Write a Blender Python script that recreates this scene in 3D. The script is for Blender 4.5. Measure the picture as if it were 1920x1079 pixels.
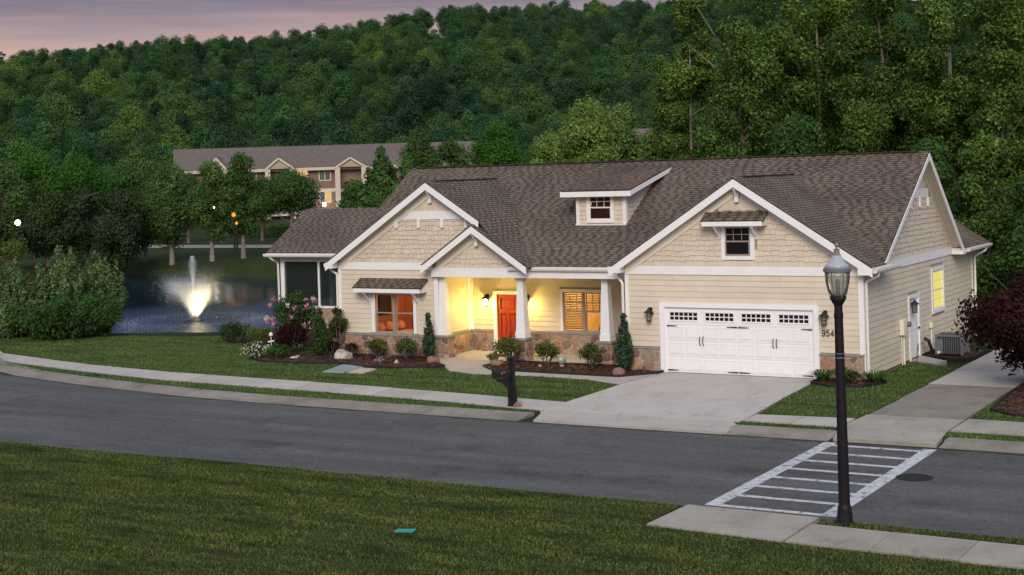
import bpy, bmesh, math, random
import numpy as np
from mathutils import Vector, Matrix
random.seed(7); RNG = np.random.default_rng(11)
for o in list(bpy.data.objects): bpy.data.objects.remove(o, do_unlink=True)
SC = bpy.context.scene
COL = SC.collection

# ------------------------------------------------------------------ camera
FPX, YAW, ROLL, CYP = 2793.04, .536663, -.0308048, 319.96
CAM = np.array([13.83, -43.46, 6.62])
_F = np.array([-math.sin(YAW), math.cos(YAW), 0.]); _R = np.array([math.cos(YAW), math.sin(YAW), 0.]); _U = np.array([0, 0, 1.])
_c, _s = math.cos(ROLL), math.sin(ROLL)
R2 = _c*_R + _s*_U; U2 = -_s*_R + _c*_U
cd = bpy.data.cameras.new('camera'); co = bpy.data.objects.new('camera', cd); COL.objects.link(co)
M = Matrix(((R2[0], U2[0], -_F[0], CAM[0]), (R2[1], U2[1], -_F[1], CAM[1]), (R2[2], U2[2], -_F[2], CAM[2]), (0, 0, 0, 1)))
co.matrix_world = M
cd.sensor_width = 36; cd.sensor_fit = 'HORIZONTAL'; cd.lens = FPX/1920*36
cd.shift_y = -(539.5-CYP)/1920
cd.clip_start = .5; cd.clip_end = 6000
SC.camera = co

def at(px, py, Z):                      # photograph pixel + distance in metres -> point in the place
    d = _F + R2*(px-960)/FPX - U2*(py-CYP)/FPX
    return CAM + d*Z
def at_z(px, py, z):
    d = _F + R2*(px-960)/FPX - U2*(py-CYP)/FPX
    return CAM + d*((z-CAM[2])/d[2])
def depth(x, y): return (np.asarray(x)-CAM[0])*_F[0] + (np.asarray(y)-CAM[1])*_F[1]

# ------------------------------------------------------------------ sky, sun, exposure
SUN_EL, SUN_AZ = math.radians(30), math.radians(154)       # afterglow from the front, behind the camera
world = bpy.data.worlds.new('World'); SC.world = world; world.use_nodes = True
nt = world.node_tree; nt.nodes.clear()
def N(nt, t, **kw):
    n = nt.nodes.new(t)
    for k, v in kw.items(): setattr(n, k, v)
    return n
def ramp(nt, fac, stops, interp='LINEAR'):
    r = N(nt, 'ShaderNodeValToRGB'); r.color_ramp.interpolation = interp
    el = r.color_ramp.elements
    while len(el) < len(stops): el.new(.5)
    for e, (p, c) in zip(el, stops): e.position = p; e.color = (*c, 1) if len(c) == 3 else c
    if fac is not None: nt.links.new(fac, r.inputs[0])
    return r
out = N(nt, 'ShaderNodeOutputWorld'); bg = N(nt, 'ShaderNodeBackground')
tc = N(nt, 'ShaderNodeTexCoord'); sep = N(nt, 'ShaderNodeSeparateXYZ'); nt.links.new(tc.outputs['Generated'], sep.inputs[0])
mp = N(nt, 'ShaderNodeMapping'); mp.inputs['Scale'].default_value = (2.2, 2.2, 34); nt.links.new(tc.outputs['Generated'], mp.inputs[0])
nz = N(nt, 'ShaderNodeTexNoise'); nz.inputs['Scale'].default_value = 2.4; nz.inputs['Detail'].default_value = 5; nz.inputs['Roughness'].default_value = .55
nt.links.new(mp.outputs[0], nz.inputs['Vector'])
ad = N(nt, 'ShaderNodeMath', operation='MULTIPLY_ADD'); ad.inputs[1].default_value = .035
nt.links.new(nz.outputs[0], ad.inputs[0]); nt.links.new(sep.outputs[2], ad.inputs[2])
sub = N(nt, 'ShaderNodeMath', operation='SUBTRACT'); sub.inputs[1].default_value = .0175; nt.links.new(ad.outputs[0], sub.inputs[0])
rp = ramp(nt, sub.outputs[0], [(0, (.64, .44, .36)), (.070, (.64, .46, .37)), (.085, (.60, .43, .37)), (.099, (.43, .33, .35)), (.116, (.245, .21, .265)), (.165, (.14, .23, .50)), (.27, (.22, .38, .82)), (.45, (.62, .73, .96)), (1, (1.0, 1.09, 1.26))])
# thin lit cloud streaks
mp2 = N(nt, 'ShaderNodeMapping'); mp2.inputs['Scale'].default_value = (3, 3, 60); mp2.inputs['Location'].default_value = (3.3, 1.2, .4)
nt.links.new(tc.outputs['Generated'], mp2.inputs[0])
nz2 = N(nt, 'ShaderNodeTexNoise'); nz2.inputs['Scale'].default_value = 2.1; nz2.inputs['Detail'].default_value = 4; nt.links.new(mp2.outputs[0], nz2.inputs['Vector'])
cr = ramp(nt, nz2.outputs[0], [(.56, (0, 0, 0)), (.70, (1, 1, 1))])
lowm = ramp(nt, sep.outputs[2], [(.07, (1, 1, 1)), (.3, (0, 0, 0))])
mm = N(nt, 'ShaderNodeMath', operation='MULTIPLY'); nt.links.new(cr.outputs[0], mm.inputs[0]); nt.links.new(lowm.outputs[0], mm.inputs[1])
m3 = N(nt, 'ShaderNodeMath', operation='MULTIPLY'); m3.inputs[1].default_value = .28; nt.links.new(mm.outputs[0], m3.inputs[0])
mx = N(nt, 'ShaderNodeMixRGB'); mx.inputs[2].default_value = (.72, .34, .27, 1)
nt.links.new(m3.outputs[0], mx.inputs[0]); nt.links.new(rp.outputs[0], mx.inputs[1])
# physical dusk sky for the upper part of the dome
sky = N(nt, 'ShaderNodeTexSky', sky_type='NISHITA'); sky.sun_disc = False; sky.sun_elevation = math.radians(4); sky.sun_rotation = SUN_AZ
bg2 = N(nt, 'ShaderNodeBackground'); nt.links.new(sky.outputs[0], bg2.inputs[0]); bg2.inputs[1].default_value = .05
nt.links.new(mx.outputs[0], bg.inputs[0]); bg.inputs[1].default_value = 1.0
hi = ramp(nt, sep.outputs[2], [(.12, (0, 0, 0)), (.5, (1, 1, 1))])
am = N(nt, 'ShaderNodeMixShader'); fm = N(nt, 'ShaderNodeMath', operation='MULTIPLY'); fm.inputs[1].default_value = .3
nt.links.new(hi.outputs[0], fm.inputs[0]); nt.links.new(fm.outputs[0], am.inputs[0])
nt.links.new(bg.outputs[0], am.inputs[1]); nt.links.new(bg2.outputs[0], am.inputs[2]); nt.links.new(am.outputs[0], out.inputs[0])
sl = bpy.data.lights.new('sun', 'SUN'); sl.energy = 2.6; sl.angle = math.radians(28); sl.color = (1, .88, .75)
so = bpy.data.objects.new('sun', sl); COL.objects.link(so)
sd = Vector((math.sin(SUN_AZ)*math.cos(SUN_EL), math.cos(SUN_AZ)*math.cos(SUN_EL), math.sin(SUN_EL)))
so.rotation_euler = sd.to_track_quat('Z', 'Y').to_euler(); so.location = (0, -60, 60)
SC.view_settings.view_transform = 'Standard'; SC.view_settings.look = 'None'
SC.view_settings.exposure = 0; SC.view_settings.gamma = 1
SC.render.engine = 'CYCLES'

# ------------------------------------------------------------------ materials
def newmat(name):
    m = bpy.data.materials.new(name); m.use_nodes = True
    return m, m.node_tree, m.node_tree.nodes['Principled BSDF']
def lk(nt, a, b): nt.links.new(a, b)
def coord(nt, kind='Object', scale=(1, 1, 1)):
    t = N(nt, 'ShaderNodeTexCoord')
    if kind == 'World':
        g = N(nt, 'ShaderNodeNewGeometry'); o_ = g.outputs['Position']
    else: o_ = t.outputs[kind]
    m_ = N(nt, 'ShaderNodeMapping'); m_.inputs['Scale'].default_value = scale; lk(nt, o_, m_.inputs[0])
    return m_.outputs[0]
def noise(nt, vec, scale, detail=3, rough=.5):
    n = N(nt, 'ShaderNodeTexNoise'); n.inputs['Scale'].default_value = scale; n.inputs['Detail'].default_value = detail; n.inputs['Roughness'].default_value = rough
    lk(nt, vec, n.inputs['Vector']); return n.outputs['Fac']
def mixc(nt, fac, a, b, mode='MIX'):
    m_ = N(nt, 'ShaderNodeMixRGB', blend_type=mode)
    for i, v in ((0, fac), (1, a), (2, b)):
        if hasattr(v, 'links') or hasattr(v, 'is_linked'): lk(nt, v, m_.inputs[i])
        elif i == 0: m_.inputs[0].default_value = v
        else: m_.inputs[i].default_value = (*v, 1)
    return m_.outputs[0]
def bump(nt, b, h, strength, dist=.02):
    n = N(nt, 'ShaderNodeBump'); n.inputs['Strength'].default_value = strength; n.inputs['Distance'].default_value = dist
    lk(nt, h, n.inputs['Height']); lk(nt, n.outputs[0], b.inputs['Normal'])
def simple(name, col, rough=.6, var=.12, scale=3., metal=0, spec=.3, bmp=0, bscale=40, kind='World', objvar=0, vs=(1, 1, 1)):
    m, nt, b = newmat(name)
    v = coord(nt, kind, vs)
    f = noise(nt, v, scale, 4, .6)
    dark = tuple(c*(1-var) for c in col); light = tuple(min(1, c*(1+var)) for c in col)
    r = ramp(nt, f, [(.3, dark), (.7, light)])
    c = r.outputs[0]
    if objvar:
        oi = N(nt, 'ShaderNodeObjectInfo')
        r2 = ramp(nt, oi.outputs['Random'], [(0, (1-objvar,)*3), (1, (1, 1, 1))])
        c = mixc(nt, 1.0, c, r2.outputs[0], 'MULTIPLY')
    lk(nt, c, b.inputs['Base Color'])
    b.inputs['Roughness'].default_value = rough; b.inputs['Metallic'].default_value = metal; b.inputs['Specular IOR Level'].default_value = spec
    if bmp: bump(nt, b, noise(nt, v, bscale, 3), bmp)
    return m
def emit(name, col, s):
    m = bpy.data.materials.new(name); m.use_nodes = True; nt = m.node_tree; nt.nodes.clear()
    o_ = N(nt, 'ShaderNodeOutputMaterial'); e = N(nt, 'ShaderNodeEmission'); e.inputs[0].default_value = (*col, 1); e.inputs[1].default_value = s
    lk(nt, e.outputs[0], o_.inputs[0]); return m
def leafmat(name, stops, trans=.25, patch=.35, pscale=.5, rough=.65):
    """stops: colours for the per-leaf random; larger patches vary by position"""
    m = bpy.data.materials.new(name); m.use_nodes = True; nt = m.node_tree; nt.nodes.clear()
    o_ = N(nt, 'ShaderNodeOutputMaterial'); b = N(nt, 'ShaderNodeBsdfPrincipled'); t = N(nt, 'ShaderNodeBsdfTranslucent'); mx = N(nt, 'ShaderNodeMixShader')
    g = N(nt, 'ShaderNodeNewGeometry')
    k = len(stops)
    r = ramp(nt, g.outputs['Random Per Island'], [(i/(k-1), c) for i, c in enumerate(stops)])
    f = noise(nt, coord(nt, 'World'), pscale, 3)
    r2 = ramp(nt, f, [(.3, (1-patch,)*3), (.7, (1+patch*.6,)*3)])
    oi = N(nt, 'ShaderNodeObjectInfo')
    r3 = ramp(nt, oi.outputs['Random'], [(0, (.42, .52, .62)), (.35, (.80, .86, .92)), (.75, (1.0, 1.05, .95)), (1, (1.4, 1.38, 1.06))] if 'forest' in name else [(0, (.85, .88, .9)), (1, (1.12, 1.08, .92))])
    c = mixc(nt, 1, r.outputs[0], r2.outputs[0], 'MULTIPLY'); c = mixc(nt, 1, c, r3.outputs[0], 'MULTIPLY')
    if 'forest' in name:                  # stands of different species across the slope
        r4 = ramp(nt, noise(nt, coord(nt, 'World'), .014, 3), [(.34, (.62, .72, .82)), (.5, (1, 1, 1)), (.66, (1.14, 1.16, .95))]); c = mixc(nt, 1, c, r4.outputs[0], 'MULTIPLY')
    lk(nt, c, b.inputs['Base Color']); lk(nt, c, t.inputs['Color'])
    b.inputs['Roughness'].default_value = rough; b.inputs['Specular IOR Level'].default_value = .10
    mx.inputs[0].default_value = trans; lk(nt, b.outputs[0], mx.inputs[1]); lk(nt, t.outputs[0], mx.inputs[2]); lk(nt, mx.outputs[0], o_.inputs[0])
    return m

MT = {}
MT['siding'] = simple('siding paint', (.662, .576, .448), .55, .07, 1.3, objvar=.07, bmp=.15, bscale=30)
MT['shake'] = simple('shake paint', (.642, .557, .434), .6, .06, 2, objvar=.07, bmp=.25, bscale=25)
MT['trim'] = simple('white trim paint', (.80, .79, .78), .45, .035, 1.7)
MT['cream'] = simple('cream trim paint', (.76, .71, .60), .5, .05, 1.5)
MT['sheath'] = simple('wall backing', (.34, .29, .23), .8, .1)
MT['sideback'] = simple('foundation brick', (.16, .09, .06), .85, .25, 6)
MT['door_white'] = simple('white steel door', (.80, .79, .79), .4, .025, 1)
MT['black'] = simple('black iron', (.012, .011, .012), .45, .3, 9, spec=.4)
MT['blackpost'] = simple('weathered black paint', (.012, .010, .012), .5, .4, 14, spec=.22, bmp=.1, bscale=60)
MT['glass_dark'] = simple('dark window glass', (.012, .010, .012), .06, .1, spec=.6)
MT['tanframe'] = simple('tan window frame', (.30, .25, .20), .5, .05)
MT['gutter'] = simple('cream gutter', (.74, .71, .64), .4, .03)
MT['concrete'] = simple('driveway concrete', (.43, .40, .385), .85, .10, .9, bmp=.1, bscale=60, objvar=.06)
MT['walk'] = simple('sidewalk concrete', (.40, .375, .36), .88, .12, 1.2, bmp=.15, bscale=50, objvar=.09)
MT['oldwalk'] = simple('weathered concrete', (.30, .28, .245), .9, .17, 1.4, bmp=.2, bscale=50, objvar=.12)
MT['aggregate'] = simple('exposed aggregate', (.22, .195, .165), .9, .22, 2.5, bmp=.3, bscale=70, objvar=.12)
MT['curb'] = simple('kerb concrete', (.27, .25, .22), .9, .2, 1.5, bmp=.2, bscale=50, objvar=.12)
MT['mulch'] = simple('brown mulch', (.075, .034, .024), .95, .55, 14, bmp=.9, bscale=22)
MT['edging'] = simple('black edging', (.015, .015, .018), .7)
MT['soil'] = simple('soil', (.09, .055, .035), .95, .3, 2)
MT['bark'] = simple('bark', (.13, .105, .085), .9, .35, 5, bmp=.4, bscale=12)
MT['palebark'] = simple('pale bark', (.21, .19, .155), .9, .3, 5, bmp=.4, bscale=12)
MT['rock'] = simple('pale boulder', (.40, .365, .32), .9, .62, 6, bmp=.8, bscale=12, kind='Object')
MT['redrock'] = simple('reddish boulder', (.22, .13, .10), .85, .3, 6, bmp=.5, bscale=14, kind='Object')
MT['mortar'] = simple('mortar', (.38, .34, .28), .9, .15, 8)
MT['metalgrey'] = simple('grey metal', (.13, .135, .145), .5, .1, 4, spec=.5)
MT['louvre'] = simple('dark louvre', (.035, .037, .042), .5, .1)
MT['bluegrey'] = simple('blue grey lid', (.21, .28, .30), .8, .1, 2)
MT['stoneslab'] = simple('pale flagstone', (.42, .36, .32), .85, .1, 3)
MT['flag'] = simple('grey flagstone', (.25, .25, .23), .85, .15, 4)
MT['teal'] = simple('turquoise plastic', (.03, .27, .25), .6, .2)
MT['manhole'] = simple('cast iron', (.016, .014, .013), .7, .3, 20, spec=.15)
MT['paint'] = None
MT['brick_tan'] = simple('reddish siding far', (.20, .125, .095), .8, .08, 1)
MT['fartrim'] = simple('far trim', (.55, .47, .40), .7, .05)
MT['farpediment'] = simple('far pediment', (.40, .32, .24), .7, .05)
MT['bulbwarm'] = emit('warm lamp', (1, .74, .30), 26)
MT['bulbwhite'] = emit('white lamp', (1, .90, .72), 40)
MT['bulbdim'] = emit('dim lamp', (1, .88, .66), 5)
MT['bulborange'] = emit('orange lamp', (1, .20, .02), 2.6)
MT['litblind'] = emit('lit window blind', (1, .84, .24), 1.35)
MT['farlit'] = emit('far lit window', (1, .62, .2), .8)
MT['red'] = emit('dull', (0, 0, 0), 0)
MT['red'] = simple('orange red sticker', (.55, .10, .05), .6)
MT['doorlight'] = None

def stone_mat():
    m, nt, b = newmat('field stone')
    oi = N(nt, 'ShaderNodeObjectInfo')
    r = ramp(nt, oi.outputs['Random'], [(0, (0.264, 0.152, 0.112)), (0.16, (0.356, 0.224, 0.152)), (0.32, (0.185, 0.099, 0.082)), (0.48, (0.436, 0.317, 0.218)), (0.62, (0.277, 0.211, 0.178)), (0.76, (0.112, 0.066, 0.059)), (0.88, (0.396, 0.284, 0.231)), (1, (0.317, 0.172, 0.112))])
    v = coord(nt, 'World'); f = noise(nt, v, 9, 5, .65)
    r2 = ramp(nt, f, [(.3, (.62, .6, .58)), (.72, (1.3, 1.28, 1.22))])
    lk(nt, mixc(nt, 1, r.outputs[0], r2.outputs[0], 'MULTIPLY'), b.inputs['Base Color'])
    b.inputs['Roughness'].default_value = .85; b.inputs['Specular IOR Level'].default_value = .2
    bump(nt, b, noise(nt, v, 22, 4), .5, .02)
    return m
MT['stone'] = stone_mat()
def shingle_mat(name, stops, islands=True):
    m, nt, b = newmat(name)
    g = N(nt, 'ShaderNodeNewGeometry')
    k = len(stops)
    r = ramp(nt, g.outputs['Random Per Island'], [(i/(k-1), c) for i, c in enumerate(stops)])
    v = coord(nt, 'World')
    r2 = ramp(nt, noise(nt, v, .6 if name != 'far shingle' else 2.2, 4), [(.3, (.80, .79, .78)), (.7, (1.15, 1.13, 1.12))])
    r3 = ramp(nt, noise(nt, v, 60, 2), [(.3, (.85,)*3), (.7, (1.15,)*3)])
    c = mixc(nt, 1, mixc(nt, 1, r.outputs[0], r2.outputs[0], 'MULTIPLY'), r3.outputs[0], 'MULTIPLY')
    lk(nt, c, b.inputs['Base Color']); b.inputs['Roughness'].default_value = .92; b.inputs['Specular IOR Level'].default_value = .15
    return m
MT['shingle'] = shingle_mat('asphalt shingle', [(.138, .109, .087), (.153, .123, .099), (.169, .137, .111), (.145, .115, .093), (.181, .148, .120), (.159, .129, .104)])
MT['shingle_dark'] = shingle_mat('asphalt shingle shadow tab', [(.070, .054, .045), (.088, .069, .057), (.105, .082, .068), (.078, .061, .050)])
MT['ridge'] = simple('ridge cap', (.055, .042, .038), .9, .25, 8)
MT['farshingle'] = shingle_mat('far shingle', [(.105, .086, .080), (.14, .115, .105), (.12, .098, .09)])
def asphalt():
    m, nt, b = newmat('asphalt')
    v = coord(nt, 'World'); vl = coord(nt, 'World', (.10, .8, 1))
    r = ramp(nt, noise(nt, vl, 1.2, 5, .65), [(.28, (.060, .058, .057)), (.5, (.082, .080, .079)), (.72, (.112, .110, .109))])
    r2 = ramp(nt, noise(nt, v, 11, 6, .85), [(.34, (.62,)*3), (.5, (1, 1, 1)), (.66, (1.45,)*3)])
    r4 = ramp(nt, noise(nt, coord(nt, 'World', (.6, 1.6, 1)), .9, 4, .6), [(.64, (1, 1, 1)), (.72, (1.3, 1.31, 1.3))])
    r5 = ramp(nt, noise(nt, v, .5, 5, .7), [(.34, (.72, .71, .70)), (.46, (1, 1, 1))])
    wv = N(nt, 'ShaderNodeTexVoronoi', feature='DISTANCE_TO_EDGE'); wv.inputs['Scale'].default_value = .22
    ws = N(nt, 'ShaderNodeVectorMath', operation='ADD'); nn = N(nt, 'ShaderNodeTexNoise'); nn.inputs['Scale'].default_value = 1.3; nn.inputs['Detail'].default_value = 5; lk(nt, v, nn.inputs['Vector'])
    lk(nt, v, ws.inputs[0]); lk(nt, nn.outputs['Color'], ws.inputs[1]); lk(nt, ws.outputs[0], wv.inputs['Vector'])
    r6 = ramp(nt, wv.outputs['Distance'], [(.0, (.74, .73, .72)), (.005, (1, 1, 1))])
    c = r.outputs[0]
    for q in (r2, r4, r5, r6): c = mixc(nt, 1, c, q.outputs[0], 'MULTIPLY')
    lk(nt, c, b.inputs['Base Color']); b.inputs['Roughness'].default_value = .85; b.inputs['Specular IOR Level'].default_value = .2
    bump(nt, b, noise(nt, v, 70, 3, .7), .6, .012)
    return m
MT['asphalt'] = asphalt()
def paint_mat():
    m, nt, b = newmat('worn road paint'); v = coord(nt, 'World')
    r = ramp(nt, noise(nt, v, 6, 5, .7), [(.36, (.13, .13, .135)), (.46, (.44, .44, .455)), (.7, (.54, .54, .55))])
    r2 = ramp(nt, noise(nt, v, 40, 2, .7), [(.3, (.8,)*3), (.7, (1.15,)*3)])
    lk(nt, mixc(nt, 1, r.outputs[0], r2.outputs[0], 'MULTIPLY'), b.inputs['Base Color']); b.inputs['Roughness'].default_value = .85; b.inputs['Specular IOR Level'].default_value = .15; return m
MT['paint'] = paint_mat()
def concrete(name, col, var, crack=True):
    m, nt, b = newmat(name); v = coord(nt, 'World')
    oi = N(nt, 'ShaderNodeObjectInfo')
    r = ramp(nt, noise(nt, v, .8, 6, .65), [(.28, tuple(c*(1-var*1.6) for c in col)), (.5, col), (.75, tuple(c*(1+var) for c in col))])
    r2 = ramp(nt, noise(nt, coord(nt, 'World', (1, .35, 1)), 2.2, 5, .7), [(.30, (.78, .76, .73)), (.45, (1, 1, 1))])
    r3 = ramp(nt, noise(nt, v, 45, 2, .7), [(.3, (.86,)*3), (.7, (1.12,)*3)])
    r4 = ramp(nt, oi.outputs['Random'], [(0, (.90, .89, .87)), (1, (1.05, 1.05, 1.05))])
    c = r.outputs[0]
    for q in (r2, r3, r4): c = mixc(nt, 1, c, q.outputs[0], 'MULTIPLY')
    lk(nt, c, b.inputs['Base Color']); b.inputs['Roughness'].default_value = .9; b.inputs['Specular IOR Level'].default_value = .15
    bump(nt, b, noise(nt, v, 40, 3), .25, .01); return m
MT['concrete'] = concrete('driveway concrete', (.42, .385, .36), .08); MT['walk'] = concrete('sidewalk concrete', (.40, .37, .345), .10)
MT['oldwalk'] = concrete('weathered concrete', (.31, .285, .245), .15); MT['aggregate'] = concrete('exposed aggregate', (.22, .195, .165), .2); MT['curb'] = concrete('kerb concrete', (.235, .212, .18), .25)
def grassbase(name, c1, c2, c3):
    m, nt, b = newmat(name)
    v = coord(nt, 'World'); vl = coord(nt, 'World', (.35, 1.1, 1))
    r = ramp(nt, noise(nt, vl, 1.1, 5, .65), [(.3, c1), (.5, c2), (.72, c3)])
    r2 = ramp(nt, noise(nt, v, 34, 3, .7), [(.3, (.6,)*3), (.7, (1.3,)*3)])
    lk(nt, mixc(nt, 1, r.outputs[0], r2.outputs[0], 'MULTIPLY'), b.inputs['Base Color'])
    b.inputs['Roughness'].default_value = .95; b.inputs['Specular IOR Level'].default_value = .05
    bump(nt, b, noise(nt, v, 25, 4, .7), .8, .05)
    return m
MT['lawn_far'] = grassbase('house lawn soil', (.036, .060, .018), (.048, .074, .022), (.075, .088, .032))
MT['lawn_near'] = grassbase('near lawn soil', (.020, .030, .010), (.032, .044, .013), (.052, .056, .020))  # darker than the house lawn: foreground darkening is put into the colour
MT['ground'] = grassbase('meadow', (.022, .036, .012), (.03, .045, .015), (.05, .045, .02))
def blade(name, stops, dry):
    m, nt, b = newmat(name)
    g = N(nt, 'ShaderNodeNewGeometry'); k = len(stops)
    r = ramp(nt, g.outputs['Random Per Island'], [(i/(k-1), c) for i, c in enumerate(stops)])
    r2 = ramp(nt, noise(nt, coord(nt, 'World', (.28, 1.3, 1)), 1.2, 6, .68), [(.34, (.34, .42, .32)), (.47, (1, 1, 1)), (.64, dry)])
    lk(nt, mixc(nt, 1, r.outputs[0], r2.outputs[0], 'MULTIPLY'), b.inputs['Base Color'])
    b.inputs['Roughness'].default_value = .8; b.inputs['Specular IOR Level'].default_value = .12
    return m
MT['blade_near'] = blade('near grass', [(.030, .058, .012), (.054, .088, .018), (.080, .112, .028), (.11, .125, .042)], (1.9, 1.5, 1.35))  # blade colours carry the same painted foreground darkening as the near soil
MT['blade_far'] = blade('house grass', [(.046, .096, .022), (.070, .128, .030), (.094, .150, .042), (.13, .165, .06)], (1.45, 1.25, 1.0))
G = leafmat
MT['leaf_forest'] = G('forest leaf', [(0.0302, 0.0721, 0.0281), (0.0423, 0.0989, 0.0346), (0.0523, 0.1125, 0.0389), (0.0362, 0.0833, 0.0313)], .12, .45, .045)
MT['leaf_forest2'] = G('forest leaf light', [(0.0574, 0.1166, 0.0274), (0.0757, 0.1428, 0.0332), (0.0918, 0.1571, 0.0411)], .15, .35, .06)
MT['leaf_big'] = G('poplar leaf', [(0.0213, 0.0548, 0.0108), (0.0497, 0.1125, 0.0195), (0.1006, 0.1803, 0.0325), (0.1774, 0.274, 0.0649), (0.0355, 0.0836, 0.0151), (0.0709, 0.1443, 0.026)], .25, .5, .35)
MT['leaf_mid'] = G('mid green leaf', [(0.0286, 0.078, 0.0208), (0.052, 0.1235, 0.0286), (0.0806, 0.1625, 0.039)], .2, .4, .5)
MT['leaf_bright'] = G('bright green leaf', [(0.0261, 0.0914, 0.0116), (0.047, 0.1401, 0.0162), (0.0718, 0.1751, 0.0278)], .25, .4, .4)
MT['leaf_pale'] = G('pale green leaf', [(0.0819, 0.1719, 0.0395), (0.1433, 0.2467, 0.0617), (0.2321, 0.3438, 0.1111)], .25, .35, .4)
MT['leaf_dark'] = G('dark evergreen leaf', [(0.0175, 0.0358, 0.0125), (0.03, 0.0553, 0.0175), (0.055, 0.0715, 0.0275)], .05, .4, .5)
MT['leaf_cyp'] = G('cypress leaf', [(0.0437, 0.105, 0.0277), (0.0683, 0.1435, 0.0378), (0.1024, 0.175, 0.0504)], .2, .4, .4)
MT['leaf_bush'] = G('willow bush leaf', [(0.058, 0.1232, 0.0406), (0.116, 0.1958, 0.0696), (0.2175, 0.29, 0.1305)], .25, .4, .6)
MT['leaf_maple'] = G('red maple leaf', [(.014, .004, .005), (.030, .008, .009), (.052, .014, .014)], .15, .4, .8)
MT['leaf_shrub'] = G('shrub leaf', [(0.0413, 0.0713, 0.0187), (0.0844, 0.1162, 0.0338), (0.1406, 0.1594, 0.0525)], .15, .35, 2)
MT['leaf_juniper'] = G('juniper needle', [(0.0224, 0.0504, 0.0308), (0.042, 0.084, 0.0504), (0.077, 0.1232, 0.0812)], .1, .35, 3)
MT['leaf_azalea'] = G('azalea leaf', [(0.0192, 0.0512, 0.016), (0.0384, 0.08, 0.0224), (0.056, 0.1056, 0.032)], .15, .3, 2)
MT['leaf_lime'] = G('lime leaf', [(.06, .10, .02), (.10, .14, .03), (.13, .16, .05)], .25, .3, 2)
MT['petal_pink'] = simple('pink petal', (.52, .20, .27), .6, .3, 6)
MT['petal_white'] = simple('white petal', (.62, .62, .52), .6, .15, 6)

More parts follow.
